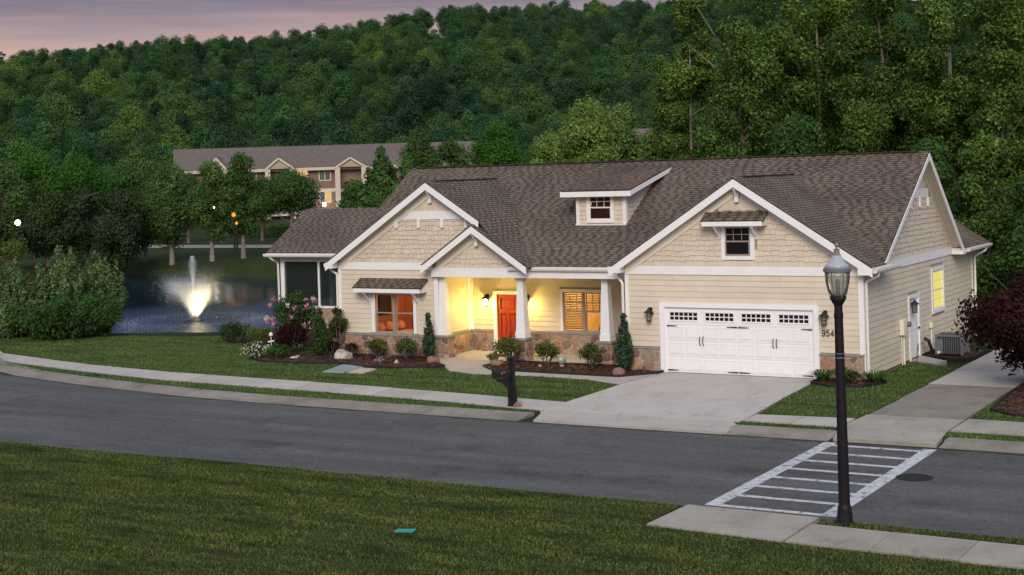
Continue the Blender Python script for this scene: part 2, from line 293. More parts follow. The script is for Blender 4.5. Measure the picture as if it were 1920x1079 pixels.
# ------------------------------------------------------------------ mesh helpers
UNIT = {}
class MB:
    def __init__(s): s.v = []; s.f = []
    def add(s, vs, fs):
        o_ = len(s.v); s.v += [tuple(map(float, p)) for p in vs]; s.f += [tuple(i+o_ for i in f) for f in fs]; return s
    def box(s, x0, x1, y0, y1, z0, z1):
        return s.add([(x0, y0, z0), (x1, y0, z0), (x1, y1, z0), (x0, y1, z0), (x0, y0, z1), (x1, y0, z1), (x1, y1, z1), (x0, y1, z1)],
                     [(3, 2, 1, 0), (4, 5, 6, 7), (0, 1, 5, 4), (1, 2, 6, 5), (2, 3, 7, 6), (3, 0, 4, 7)])
    def bar(s, p, q, w, h, up=(0, 0, 1)):
        p = np.array(p, float); q = np.array(q, float); d = q-p; d /= np.linalg.norm(d)
        u = np.array(up, float); r = np.cross(d, u); r /= np.linalg.norm(r); u = np.cross(r, d)
        vs = [a + r*i*w/2 + u*j*h/2 for a in (p, q) for i, j in ((-1, -1), (1, -1), (1, 1), (-1, 1))]
        return s.add(vs, [(0, 1, 2, 3), (7, 6, 5, 4), (0, 4, 5, 1), (1, 5, 6, 2), (2, 6, 7, 3), (3, 7, 4, 0)])
    def tube(s, pts, rad, n=8, cap=True):
        pts = [np.array(p, float) for p in pts]
        if not hasattr(rad, '__len__'): rad = [rad]*len(pts)
        o_ = len(s.v); prev = None
        for i, p in enumerate(pts):
            d = pts[min(i+1, len(pts)-1)] - pts[max(i-1, 0)]; d = d/np.linalg.norm(d)
            a = np.array([1., 0, 0]) if abs(d[0]) < .8 else np.array([0, 1., 0])
            if prev is not None: a = prev
            r = a - d*(a@d); r /= np.linalg.norm(r); prev = r; u = np.cross(d, r)
            for k in range(n):
                t = 2*math.pi*k/n; s.v.append(tuple(p + rad[i]*(math.cos(t)*r + math.sin(t)*u)))
        for i in range(len(pts)-1):
            for k in range(n):
                a = o_+i*n+k; b = o_+i*n+(k+1) % n; s.f.append((a, b, b+n, a+n))
        if cap: s.f.append(tuple(o_+k for k in range(n))[::-1]); s.f.append(tuple(o_+(len(pts)-1)*n+k for k in range(n)))
        return s
    def lathe(s, c, prof, n=16):
        o_ = len(s.v)
        for r, z in prof:
            for k in range(n):
                t = 2*math.pi*k/n; s.v.append((c[0]+r*math.cos(t), c[1]+r*math.sin(t), c[2]+z))
        for i in range(len(prof)-1):
            for k in range(n):
                a = o_+i*n+k; b = o_+i*n+(k+1) % n; s.f.append((a, b, b+n, a+n))
        s.f.append(tuple(o_+k for k in range(n))[::-1]); s.f.append(tuple(o_+(len(prof)-1)*n+k for k in range(n)))
        return s
    def prism(s, poly, ext):
        """poly: list of 3-D points, extruded by vector ext"""
        n = len(poly); e = np.array(ext, float); vs = [np.array(p, float) for p in poly]
        return s.add(vs+[p+e for p in vs], [tuple(range(n))[::-1], tuple(range(n, 2*n))] + [(i, (i+1) % n, (i+1) % n+n, i+n) for i in range(n)])
    def frame(s, x0, x1, z0, z1, w, y0, y1, ax='y'):
        """rectangular ring in the xz plane (ax y) or yz plane (ax x)"""
        B = (lambda a, b, c, d: s.box(a, b, y0, y1, c, d)) if ax == 'y' else (lambda a, b, c, d: s.box(y0, y1, a, b, c, d))
        B(x0, x0+w, z0, z1); B(x1-w, x1, z0, z1); B(x0+w, x1-w, z1-w, z1); B(x0+w, x1-w, z0, z0+w); return s
    def mesh(s, name, mats, smooth=False):
        m = bpy.data.meshes.new(name); m.from_pydata(s.v, [], s.f); m.update()
        bm = bmesh.new(); bm.from_mesh(m); bmesh.ops.recalc_face_normals(bm, faces=bm.faces); bm.to_mesh(m); bm.free()
        for x in (mats if isinstance(mats, (list, tuple)) else [mats]): m.materials.append(MT[x] if isinstance(x, str) else x)
        if smooth: m.polygons.foreach_set('use_smooth', [True]*len(m.polygons))
        return m
    def obj(s, name, mats, parent=None, smooth=False, kind=None, label=None):
        return link(name, s.mesh(name, mats, smooth), parent, kind, label)
def link(name, mesh, parent=None, kind=None, label=None):
    o = bpy.data.objects.new(name, mesh); COL.objects.link(o)
    if parent:
        o.parent = parent
    if kind: o['kind'] = kind
    if label: o['label'] = label
    return o
def empty(name, loc=(0, 0, 0), rz=0):
    o = bpy.data.objects.new(name, None); COL.objects.link(o); o.location = loc; o.rotation_euler = (0, 0, rz); o.empty_display_size = .2; return o
def tag(o, label, cat, group=None):
    o['label'] = label; o['category'] = cat
    if group: o['group'] = group
    return o
def copytree(o, parent=None):
    c = o.copy(); COL.objects.link(c)
    if parent: c.parent = parent
    for ch in o.children: copytree(ch, c)
    return c
def ubox(mat):
    k = ('box', mat)
    if k not in UNIT: UNIT[k] = MB().box(-.5, .5, -.5, .5, -.5, .5).mesh('unit_box', mat)
    return UNIT[k]
def boxpart(name, x0, x1, y0, y1, z0, z1, mat, parent):
    o = link(name, ubox(mat), parent); o.location = ((x0+x1)/2, (y0+y1)/2, (z0+z1)/2); o.scale = (x1-x0, y1-y0, z1-z0); return o
def fast_mesh(name, V, k, mat, smooth=False):
    """V: (n*k,3) array, faces of k corners each"""
    V = np.asarray(V, np.float32); n = len(V)//k
    m = bpy.data.meshes.new(name); m.vertices.add(n*k); m.vertices.foreach_set('co', V.ravel())
    m.loops.add(n*k); m.loops.foreach_set('vertex_index', np.arange(n*k, dtype=np.int32))
    m.polygons.add(n); m.polygons.foreach_set('loop_start', np.arange(0, n*k, k, dtype=np.int32))
    try: m.polygons.foreach_set('loop_total', np.full(n, k, dtype=np.int32))
    except Exception: pass
    m.update(); m.validate(); m.materials.append(MT[mat] if isinstance(mat, str) else mat); return m
def inpoly(x, y, poly):
    x = np.asarray(x); y = np.asarray(y); ins = np.zeros(x.shape, bool); n = len(poly)
    for i in range(n):
        x0, y0 = poly[i]; x1, y1 = poly[(i+1) % n]
        if y0 == y1: continue
        c = ((y0 > y) != (y1 > y)) & (x < (x1-x0)*(y-y0)/(y1-y0)+x0); ins ^= c
    return ins
def sheet(name, poly, z, thick, mat, kind='structure', parent=None):
    m = MB().prism([(x, y, z-thick) for x, y in poly], (0, 0, thick))
    return m.obj(name, mat, parent, kind=kind)
def clip(poly, a, b, c):
    """keep points with a*x+b*y<=c"""
    outp = []; n = len(poly)
    for i in range(n):
        p, q = poly[i], poly[(i+1) % n]; dp = a*p[0]+b*p[1]-c; dq = a*q[0]+b*q[1]-c
        if dp <= 0: outp.append(p)
        if (dp < 0 < dq) or (dq < 0 < dp):
            t = dp/(dp-dq); outp.append((p[0]+t*(q[0]-p[0]), p[1]+t*(q[1]-p[1])))
    return outp
def smooth(t): t = np.clip(t, 0, 1); return t*t*(3-2*t)

# ------------------------------------------------------------------ ground, pond, hill
POND = [(-62, 2.5), (-50, 4.0), (-43, 6.2), (-37, 7.6), (-32.5, 9), (-31, 12), (-32, 20), (-37, 32), (-46, 41), (-54, 44.4), (-60, 45.2), (-70.5, 46.2), (-77, 46.4), (-79, 39), (-76, 28), (-69, 14)]
PA = np.array(POND)
def pond_dist(x, y):
    d = np.full(np.shape(x), 1e9)
    for i in range(len(PA)):
        a = PA[i]; b = PA[(i+1) % len(PA)]; ab = b-a
        t = np.clip(((x-a[0])*ab[0]+(y-a[1])*ab[1])/(ab@ab), 0, 1)
        d = np.minimum(d, np.hypot(x-a[0]-t*ab[0], y-a[1]-t*ab[1]))
    return np.where(inpoly(x, y, POND), -d, d)
WATER = -1.1
RIDGE = np.array([(-700, 150), (-300, 128), (-50, 108), (0, 101), (100, 97), (160, 92), (230, 82), (300, 78), (420, 74), (500, 70), (560, 64), (640, 52), (700, 42), (780, 24), (850, 16), (920, 11), (1000, 9), (1100, 7), (1200, 4), (1280, -4), (1500, -30), (2000, -70), (2700, -110)], float)
Z0H, Z1H = 238., 620.
def terrain(x, y):
    d = pond_dist(x, y)
    Z = depth(x, y)
    h = -1.45 + 1.37*smooth((d+1.2)/4.6) - .8*smooth(-d/6)
    h = h + .012*np.clip(Z-118, 0, 130)*smooth(d/6)
    r = (np.asarray(x)-CAM[0])*_R[0]+(np.asarray(y)-CAM[1])*_R[1]
    px = 960+FPX*r/np.maximum(Z, 30)
    ry = np.interp(px, RIDGE[:, 0], RIDGE[:, 1]) + 12
    zr = CAM[2] + (CYP - (px-960)*math.tan(.0308) - ry)/FPX*Z1H - 8.0
    t = (Z-Z0H)/(Z1H-Z0H)
    hill = np.where(t < 1, zr*(.35*np.clip(t, 0, 1)+.65*np.clip(t, 0, 1)**1.25), zr*(1-.6*smooth((t-1)/1.2)))
    return h + np.where(t > 0, hill, 0)
def axis(dense0, dense1, step, lo, hi):
    a = list(np.arange(dense0, dense1+.01, step)); s = step
    while a[-1] < hi: s *= 1.25; a.append(a[-1]+min(s, 60))
    s = step
    while a[0] > lo: s *= 1.25; a.insert(0, a[0]-min(s, 60))
    return np.array(a)
xs = axis(-116, -22, 1.2, -2200, 1400); ys = axis(-4, 60, 1.2, -900, 2200)
XX, YY = np.meshgrid(xs, ys); ZZ = terrain(XX, YY)
nx, ny = len(xs), len(ys)
V = np.stack([XX.ravel(), YY.ravel(), ZZ.ravel()], 1)
idx = np.arange(nx*ny).reshape(ny, nx)
Fq = np.stack([idx[:-1, :-1], idx[:-1, 1:], idx[1:, 1:], idx[1:, :-1]], -1).reshape(-1, 4)
gm = bpy.data.meshes.new('ground'); gm.from_pydata(V.tolist(), [], Fq.tolist()); gm.update()
gm.polygons.foreach_set('use_smooth', [True]*len(gm.polygons)); gm.materials.append(MT['ground'])
link('ground', gm, kind='structure')
FOUNT = at_z(364, 601, WATER)
def water_mat():
    m, nt, b = newmat('pond water')
    g = N(nt, 'ShaderNodeNewGeometry')
    sb = N(nt, 'ShaderNodeVectorMath', operation='SUBTRACT'); sb.inputs[1].default_value = tuple(FOUNT); lk(nt, g.outputs['Position'], sb.inputs[0])
    ln = N(nt, 'ShaderNodeVectorMath', operation='LENGTH'); lk(nt, sb.outputs[0], ln.inputs[0])
    mr = N(nt, 'ShaderNodeMapRange'); mr.inputs[1].default_value = 3; mr.inputs[2].default_value = 15; mr.inputs[3].default_value = .85; mr.inputs[4].default_value = .11
    mr.interpolation_type = 'SMOOTHSTEP'; lk(nt, ln.outputs['Value'], mr.inputs[0])
    n1 = N(nt, 'ShaderNodeTexNoise'); n1.inputs['Scale'].default_value = 4.2; n1.inputs['Detail'].default_value = 4; n1.inputs['Roughness'].default_value = .6
    lk(nt, g.outputs['Position'], n1.inputs['Vector'])
    bp = N(nt, 'ShaderNodeBump'); bp.inputs['Distance'].default_value = .07
    lk(nt, mr.outputs[0], bp.inputs['Strength']); lk(nt, n1.outputs[0], bp.inputs['Height']); lk(nt, bp.outputs[0], b.inputs['Normal'])
    b.inputs['Base Color'].default_value = (.003, .012, .034, 1); b.inputs['Roughness'].default_value = .04; b.inputs['IOR'].default_value = 1.33; b.inputs['Specular IOR Level'].default_value = .5
    return m
MT['water'] = water_mat()
sheet('pond_water', POND, WATER, .05, 'water')

# ------------------------------------------------------------------ road, kerbs, pavements, lawns
GB = -.08
def curve_off(pts): return pts
edge_far = [(-46, 4.2), (-38, -1.9), (-33.6, -4.9), (-29.3, -7.2), (-23.9, -8.35), (-19.2, -9.05), (-15.4, -9.3), (-9.4, -9.35), (-6.0, -9.35), (20, -9.0), (45, -8.6)]
edge_near = [(-62, -3.5), (-50, -8.5), (-40, -12.6), (-30, -15.4), (-23, -16.6), (-17.7, -17.0), (-13.6, -17.05), (-10.4, -16.9), (1.6, -16.85), (20, -16.9), (45, -17)]
sheet('road', edge_far + edge_near[::-1], GB+.012, .03, 'asphalt')
road = bpy.data.objects['road']
def resample(pts, step):
    P_ = np.array(pts, float); L = np.r_[0, np.cumsum(np.hypot(*np.diff(P_, axis=0).T))]
    n = max(2, int(round(L[-1]/step))+1); t = np.linspace(0, L[-1], n)
    return np.stack([np.interp(t, L, P_[:, 0]), np.interp(t, L, P_[:, 1])], 1)
# mountable kerb in segments
curb = empty('curb'); curb['kind'] = 'structure'
def kerb_run(pts, seg=3.0, w=.95):
    P_ = resample(pts, seg)
    for a, b in zip(P_[:-1], P_[1:]):
        d = (b-a)/np.linalg.norm(b-a); n_ = np.array([-d[1], d[0]]); a = a+d*.006; b = b-d*.006
        prof = [(0, GB-.02), (0, GB+.022), (.34, GB+.03), (.52, -.005), (.62, .012), (w, .012), (w, GB-.02)]
        m = MB()
        m.prism([(a[0]+n_[0]*t, a[1]+n_[1]*t, z) for t, z in prof], (b[0]-a[0], b[1]-a[1], 0))
        m.obj('curb_segment', 'curb', curb)
kerb_run([p for p in edge_far if p[0] < -6] + [(-6.55, -9.35)])
kerb_run([(-.75, -9.18), (1.95, -9.1)], 2.7); kerb_run([(4.55, -9.03), (30, -8.9)])
# sidewalks: slabs
def slab_run(name, near, far, seg, mat, z=.014):
    """near/far: matching polylines"""
    sw = bpy.data.objects.get(name) or empty(name); sw['kind'] = 'structure'
    n = max(2, int(round(np.sum(np.hypot(*np.diff(np.array(near), axis=0).T))/seg))+1)
    def rs(p):
        P_ = np.array(p, float); L = np.r_[0, np.cumsum(np.hypot(*np.diff(P_, axis=0).T))]; t = np.linspace(0, L[-1], n)
        return np.stack([np.interp(t, L, P_[:, 0]), np.interp(t, L, P_[:, 1])], 1)
    A, B = rs(near), rs(far)
    for i in range(n-1):
        q = [A[i], A[i+1], B[i+1], B[i]]; c = sum(q)/4
        q = [p+(c-p)*(.009/np.linalg.norm(c-p)) for p in q]
        MB().prism([(p[0], p[1], GB-.02) for p in q], (0, 0, z-GB+.02+random.uniform(-.003, .003))).obj('slab', mat, sw)
slab_run('sidewalk', [(-45, 5.6), (-38, -.4), (-32, -4.9), (-26, -6.2), (-21.3, -6.9), (-14, -7.24), (-10, -7.55), (-6.55, -7.95)], [(-46, 7.4), (-39.5, 1.0), (-34.1, -3.1), (-28, -4.6), (-22.7, -5.33), (-15.2, -5.66), (-10, -6.1), (-6.62, -6.5)], 1.6, 'walk')
slab_run('sidewalk', [(-.82, -7.62), (1.72, -7.62)], [(-.86, -6.62), (1.72, -6.3)], 1.3, 'walk')
slab_run('sidewalk', [(4.36, -7.25), (22, -7.2)], [(4.36, -5.45), (22, -5.6)], 1.5, 'oldwalk')
slab_run('near_sidewalk', [(4.46, -18.82), (24, -19.2)], [(4.46, -17.42), (24, -17.75)], 1.5, 'oldwalk')
slab_run('near_sidewalk', [(1.70, -18.62), (4.43, -18.82)], [(1.76, -16.86), (4.43, -16.9)], 2.7, 'oldwalk')
# driveway slabs
drive = empty('driveway'); drive['kind'] = 'structure'
def slab(par, poly, mat, z=.012, name='slab'):
    return MB().prism([(x, y, GB-.02) for x, y in poly], (0, 0, z-GB+.02)).obj(name, mat, par)
slab(drive, [(-6.66, -3.89), (-1.16, -3.89), (-1.42, -.03), (-6.52, -.03), (-6.56, -.5), (-6.70, -2.9)], 'concrete')
slab(drive, [(-6.62, -7.85), (-.82, -7.85), (-1.15, -3.91), (-6.66, -3.91)], 'concrete', .010)
slab(drive, [(-6.05, -9.33), (-.62, -9.17), (-.8, -7.87), (-6.55, -7.87)], 'concrete', -.012)
sp = empty('side_path'); sp['kind'] = 'structure'
xl, xr = 1.86, 4.28
slab(sp, [(2.06, -9.08), (4.5, -9.02), (4.30, -7.2), (4.28, -5.42), (xl-.05, -5.6), (1.76, -7.6)], 'oldwalk', .006)
for (ya, yb, mt, z) in ((-5.58, -2.9, 'aggregate', .010), (-2.88, .1, 'aggregate', .010), (.12, 3.1, 'walk', .012), (3.12, 8.0, 'walk', .012), (8.02, 13, 'walk', .011)):
    slab(sp, [(xl, ya), (xr, ya), (xr, yb), (xl+.03, yb)], mt, z)
# entry walk and porch floor
WALK = [(-15.78, .62), (-15.25, -.35), (-14.25, -1.15), (-13.5, -2.0), (-12.4, -2.38), (-10.2, -2.16), (-8.2, -2.3), (-6.72, -2.98), (-6.58, -.5), (-7.4, -1.6), (-10, -1.55), (-12.2, -1.45), (-12.95, -.75), (-12.7, .62)]
sheet('entry_walk', WALK, .022, .12, 'concrete')
porch_floor = sheet('porch_floor', [(-15.78, .64), (-7.9, .64), (-7.9, 2.97), (-15.78, 2.97)], .035, .14, 'concrete')
BEDL = [(-22.5, -1.6), (-21.3, -2.15), (-19.9, -2.1), (-18.4, -1.65), (-16.9, -2.15), (-15.5, -2.1), (-14.4, -1.45), (-14.25, -1.15), (-15.25, -.35), (-15.75, .4), (-15.9, .77), (-20.12, .77), (-20.15, 7.0), (-28, 7.0), (-28.3, 3.4), (-26.6, 2.2), (-24.2, 2.4), (-22.6, 2.2), (-21.4, 1.4), (-21.2, .2), (-22.1, -.5)]
BEDP = [(-12.95, -.75), (-12.2, -1.45), (-10, -1.55), (-7.4, -1.6), (-6.58, -.52), (-6.58, -.06), (-7.86, -.06), (-8.0, .60), (-12.6, .60)]
BEDG = [(-1.36, -.1), (-1.36, -.9), (-.6, -1.5), (.3, -1.2), (.7, -.2), (.4, .3), (.06, .3), (.06, -.08)]
BEDM = [(4.6, -4.0), (5.3, -4.7), (7.5, -4.4), (9, -1), (8, 5), (5, 6), (4.45, 1.5), (4.45, -2)]
def bed(poly, zc=.06):
    m = MB(); n = len(poly); c = np.mean(poly, axis=0)
    bm_ = sheet('mulch_bed', poly, .040, .13, 'mulch')
    p2 = np.array(poly+[poly[0]]); e = MB()
    for a, b in zip(p2[:-1], p2[1:]): e.bar((a[0], a[1], .03), (b[0], b[1], .03), .05, .10)
    e.obj('edging', 'edging', bm_)
    # loose bark chips, uncountable
    xs_, ys_ = zip(*poly); A = (max(xs_)-min(xs_))*(max(ys_)-min(ys_)); k = int(A*110)
    x = RNG.uniform(min(xs_), max(xs_), k); y = RNG.uniform(min(ys_), max(ys_), k); ok = inpoly(x, y, poly); x, y = x[ok], y[ok]; k = len(x)
    ang = RNG.uniform(0, 6.28, k); l = RNG.uniform(.03, .08, k); w = RNG.uniform(.012, .03, k); tz = RNG.uniform(-.02, .03, k)
    dx, dy = np.cos(ang)*l, np.sin(ang)*l; ex, ey = -np.sin(ang)*w, np.cos(ang)*w; z = np.full(k, .05)
    Vq = np.stack([np.stack([x-dx-ex, y-dy-ey, z], 1), np.stack([x+dx-ex, y+dy-ey, z+tz], 1), np.stack([x+dx+ex, y+dy+ey, z+tz+.01], 1), np.stack([x-dx+ex, y-dy+ey, z+.012], 1)], 1).reshape(-1, 3)
    link('bark_chips', fast_mesh('bark_chips', Vq, 4, 'chip'), bm_, 'stuff')
MT['chip'] = leafmat('bark chip', [(.030, .014, .011), (.075, .034, .024), (.12, .06, .042), (.05, .024, .018)], 0, .3, 1)
BEDA = [(.06, 6.0), (.5, 5.75), (1.45, 5.35), (1.75, 6.2), (1.6, 8.2), (.06, 8.6)]
for b_ in (BEDL, BEDP, BEDG, BEDM, BEDA): bed(b_)
LAWN_F = [(-46.3, 7.6), (-39.6, 1.08), (-34.15, -3.02), (-28, -4.52), (-22.7, -5.26), (-15.2, -5.6), (-10, -6.04), (-6.68, -6.46), (-6.72, -2.95), (-6.75, 2), (-20, 5.5), (-26, 6.2), (-28.6, 4.3), (-31, 3.5), (-36, 2.5), (-40, 2.2), (-44, 5.0)]
LAWN_S1 = [(-46, 4.9), (-38.6, -1.1), (-32.6, -5.25), (-29, -6.35), (-23.7, -7.5), (-19, -8.15), (-15.4, -8.35), (-9.4, -8.4), (-6.7, -8.38), (-6.6, -8.02), (-10, -7.6), (-14, -7.3), (-21.3, -6.96), (-26, -6.26), (-32, -4.97), (-38, -.5), (-45, 5.5)]
LAWN_S2 = [(-.72, -8.2), (1.72, -8.12), (1.70, -7.68), (-1.05, -7.7)]
LAWN_S3 = [(4.42, -8.06), (22, -8.0), (22, -7.28), (4.30, -7.32)]
LAWN_R = [(-.84, -6.56), (1.74, -6.24), (1.82, -5.6), (1.84, 3.4), (1.3, 4.1), (1.1, 4.0), (.03, 5.0), (.03, .0), (-1.38, -.04), (-1.14, -3.9)]
LAWN_R2 = [(4.34, -5.38), (22, -5.5), (22, 14), (4.34, 14)]
LAWN_N = [(-62, -3.6), (-50, -8.6), (-40, -12.7), (-30, -15.5), (-23, -16.7), (-17.7, -17.1), (-13.6, -17.15), (-10.4, -17.0), (1.70, -16.95), (1.64, -18.68), (4.46, -18.88), (24, -19.26), (24, -60), (-62, -60)]
LAWN_N2 = [(4.5, -16.98), (24, -17.05), (24, -17.7), (4.6, -17.38)]
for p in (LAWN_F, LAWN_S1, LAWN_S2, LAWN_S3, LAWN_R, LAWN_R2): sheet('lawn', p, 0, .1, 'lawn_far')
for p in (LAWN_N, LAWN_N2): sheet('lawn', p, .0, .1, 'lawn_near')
def grass(polys, excl, n_per, hmin, hmax, w, mat, bounds):
    allv = []
    for poly in polys:
        xs_, ys_ = zip(*poly); x0, x1 = max(min(xs_), bounds[0]), min(max(xs_), bounds[1]); y0, y1 = max(min(ys_), bounds[2]), min(max(ys_), bounds[3])
        k = int((x1-x0)*(y1-y0)*n_per)
        x = RNG.uniform(x0, x1, k); y = RNG.uniform(y0, y1, k); ok = inpoly(x, y, poly)
        for e in excl: ok &= ~inpoly(x, y, e)
        # keep what the camera can see
        Z = depth(x, y); r = (x-CAM[0])*_R[0]+(y-CAM[1])*_R[1]; px = 960+FPX*r/Z; py = CYP+FPX*6.6/Z
        ok &= (px > -60) & (px < 1990) & (py < 1140)
        x, y = x[ok], y[ok]; k = len(x)
        cl = .5+.5*np.sin(x*2.3+1.7*np.sin(y*1.9))*np.sin(y*4.1+1.3*np.sin(x*1.2)); h = RNG.uniform(hmin, hmax, k)*(.6+.8*cl); a = RNG.uniform(0, 6.28, k); lean = RNG.uniform(.2, 1.5, k)*h; la = RNG.uniform(0, 6.28, k)
        ww = w*RNG.uniform(.6, 1.3, k)
        V_ = np.stack([np.stack([x-np.cos(a)*ww, y-np.sin(a)*ww, np.full(k, -.005)], 1), np.stack([x+np.cos(a)*ww, y+np.sin(a)*ww, np.full(k, -.005)], 1),
                       np.stack([x+np.cos(la)*lean, y+np.sin(la)*lean, h], 1)], 1).reshape(-1, 3)
        allv.append(V_)
    V_ = np.concatenate(allv); print('grass blades', len(V_)//3)
    link('grass', fast_mesh('grass', V_, 3, mat), kind='stuff')
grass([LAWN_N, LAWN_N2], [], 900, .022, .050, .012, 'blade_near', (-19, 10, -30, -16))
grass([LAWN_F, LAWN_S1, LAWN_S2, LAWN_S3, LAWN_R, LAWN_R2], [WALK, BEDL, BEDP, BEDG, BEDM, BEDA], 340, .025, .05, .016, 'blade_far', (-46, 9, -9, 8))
# leaf dirt lying along the foot of the far kerb
MT['dirt'] = simple('gutter dirt', (.045, .034, .026), .95, .5, 5)
dm = MB(); P_ = resample(edge_far, .5)
for a, b in zip(P_[:-1], P_[1:]):
    d = (b-a)/np.linalg.norm(b-a); n_ = np.array([d[1], -d[0]]); w0_, w1_ = .05+.16*abs(math.sin(a[0]*1.7)*math.sin(a[0]*.6)), .05+.16*abs(math.sin(b[0]*1.7)*math.sin(b[0]*.6))
    dm.add([(*(a+d*0), GB+.0165), (*b, GB+.0165), (*(b+n_*w1_), GB+.0165), (*(a+n_*w0_), GB+.0165)], [(0, 1, 2, 3)])
dm.obj('gutter_dirt', 'dirt', road, kind='stuff')
# crosswalk
for k in range(8):
    y = -9.62 - k*.965
    boxpart('crosswalk_stripe', 2.22, 4.32, y-.08, y+.08, GB+.010, GB+.016, 'paint', road)
for x in (2.08, 4.44): boxpart('crosswalk_line', x-.15, x+.15, -16.45, -9.32, GB+.010, GB+.017, 'paint', road)
mh = MB().lathe((4.95, -12.46, GB+.012), [(.38, 0), (.38, .010), (.33, .012), (.31, .007)], 24).obj('manhole_cover', 'manhole')
tag(mh, 'round dark iron manhole cover beside the white crosswalk', 'manhole cover')

# ------------------------------------------------------------------ THE HOUSE
H = tag(empty('house', (0, 0, 0)), 'beige single storey house with white trim, stone base and brown shingle roof', 'house')
TB0, TB1 = 3.14, 3.42            # trim band
ST = .79                         # top of stone base
def wedge_unit(mat, axis):
    k = ('wedge', mat, axis)
    if k not in UNIT:
        if axis == 'y':          # wall facing -Y, local: x length, z height, y depth (0 = wall, -1 = out)
            m = MB().add([(-.5, 0, -.5), (.5, 0, -.5), (.5, 0, .5), (-.5, 0, .5), (-.5, -1, -.5), (.5, -1, -.5), (.5, -.25, .5), (-.5, -.25, .5)],
                         [(0, 1, 2, 3), (4, 5, 6, 7), (0, 1, 5, 4), (1, 2, 6, 5), (2, 3, 7, 6), (3, 0, 4, 7)])
        else:                    # wall facing +X
            m = MB().add([(0, -.5, -.5), (0, .5, -.5), (0, .5, .5), (0, -.5, .5), (1, -.5, -.5), (1, .5, -.5), (.25, .5, .5), (.25, -.5, .5)],
                         [(0, 1, 2, 3), (4, 5, 6, 7), (0, 1, 5, 4), (1, 2, 6, 5), (2, 3, 7, 6), (3, 0, 4, 7)])
        UNIT[k] = m.mesh('unit_wedge', mat)
    return UNIT[k]
def siding(parent, plane, a0, a1, z0, z1, holes=(), axis='y', h=.18, mat='siding', joint=3.6):
    """lap boards; holes: (a0,a1,z0,z1)"""
    nrow = max(1, int(round((z1-z0)/h))); h = (z1-z0)/nrow
    for r in range(nrow):
        za, zb = z0+r*h, z0+(r+1)*h
        spans = [(a0, a1)]
        for (b0, b1, c0, c1) in holes:
            if c0 < zb-.02 and c1 > za+.02:
                ns = []
                for s0, s1 in spans:
                    if b0 > s0: ns.append((s0, min(b0, s1)))
                    if b1 < s1: ns.append((max(b1, s0), s1))
                spans = [(p, q) for p, q in ns if q-p > .02]
        for s0, s1 in spans:
            cuts = [s0]; p = s0 + random.uniform(.8, joint)
            while p < s1-.8: cuts.append(p); p += joint
            cuts.append(s1)
            for p, q in zip(cuts[:-1], cuts[1:]):
                o = link('siding_board', wedge_unit(mat, axis), parent)
                t = .022
                if axis == 'y': o.location = ((p+q)/2, plane, (za+zb)/2); o.scale = (q-p-.004, t, h-.002)
                elif axis == 'x': o.location = (plane, (p+q)/2, (za+zb)/2); o.scale = (t, q-p-.004, h-.002)
def voronoi_stones(w, h, size, seed):
    r_ = random.Random(seed); n = max(2, int(w*h/(size*size)))
    pts = []
    tries = 0
    while len(pts) < n and tries < 4000:
        tries += 1; p = (r_.uniform(0, w), r_.uniform(0, h)); rad = size*r_.choice([.42, .6, .8, 1.15])
        if all(math.hypot(p[0]-q[0], (p[1]-q[1])*1.25) > (rad+q[2])/2*1.0 for q in pts): pts.append((*p, rad))
    cells = []
    for i, p in enumerate(pts):
        poly = [(0, 0), (w, 0), (w, h), (0, h)]
        for j, q in enumerate(pts):
            if i == j: continue
            dx, dy = q[0]-p[0], q[1]-p[1]
            dd = dx*dx+dy*dy
            off = (p[2]-q[2])*.35*math.sqrt(dd)
            poly = clip(poly, dx, dy, (q[0]**2+q[1]**2-p[0]**2-p[1]**2)/2+off)
            if len(poly) < 3: break
        if len(poly) >= 3: cells.append(poly)
    return cells
def stone_face(parent, origin, u, nrm, w, h, size, seed, depth_=.042):
    """stones laid on a vertical face: origin lower-left, u along, nrm outwards"""
    u = np.array(u, float); nrm = np.array(nrm, float); o0 = np.array(origin, float); r_ = random.Random(seed+1)
    for poly in voronoi_stones(w, h, size, seed):
        P_ = np.array(poly); c = P_.mean(0)
        # round corners
        Q = []
        for a, b in zip(P_, np.roll(P_, -1, 0)): Q += [a*.8+b*.2, a*.2+b*.8]
        Q = np.array(Q); Q = c+(Q-c)*(1-.015/np.maximum(np.hypot(*(Q-c).T), .03))[:, None]
        if len(Q) < 6: continue
        d1 = depth_*r_.uniform(.35, .9)
        lay = [(1.0, -.01), (.97, d1*.7), (.80, d1)]
        vs = []; n = len(Q)
        for sc, d in lay:
            for q in c+(Q-c)*sc: vs.append(o0+u*q[0]+np.array([0, 0, 1.])*q[1]+nrm*d)
        fs = [(L*n+i, L*n+(i+1) % n, (L+1)*n+(i+1) % n, (L+1)*n+i) for L in range(2) for i in range(n)] + [tuple(range(2*n, 3*n))]
        o3 = o0+u*c[0]+np.array([0, 0, 1.])*c[1]
        m = MB().add([v-o3 for v in vs], fs); ob = m.obj('stone', 'stone', parent); ob.location = o3
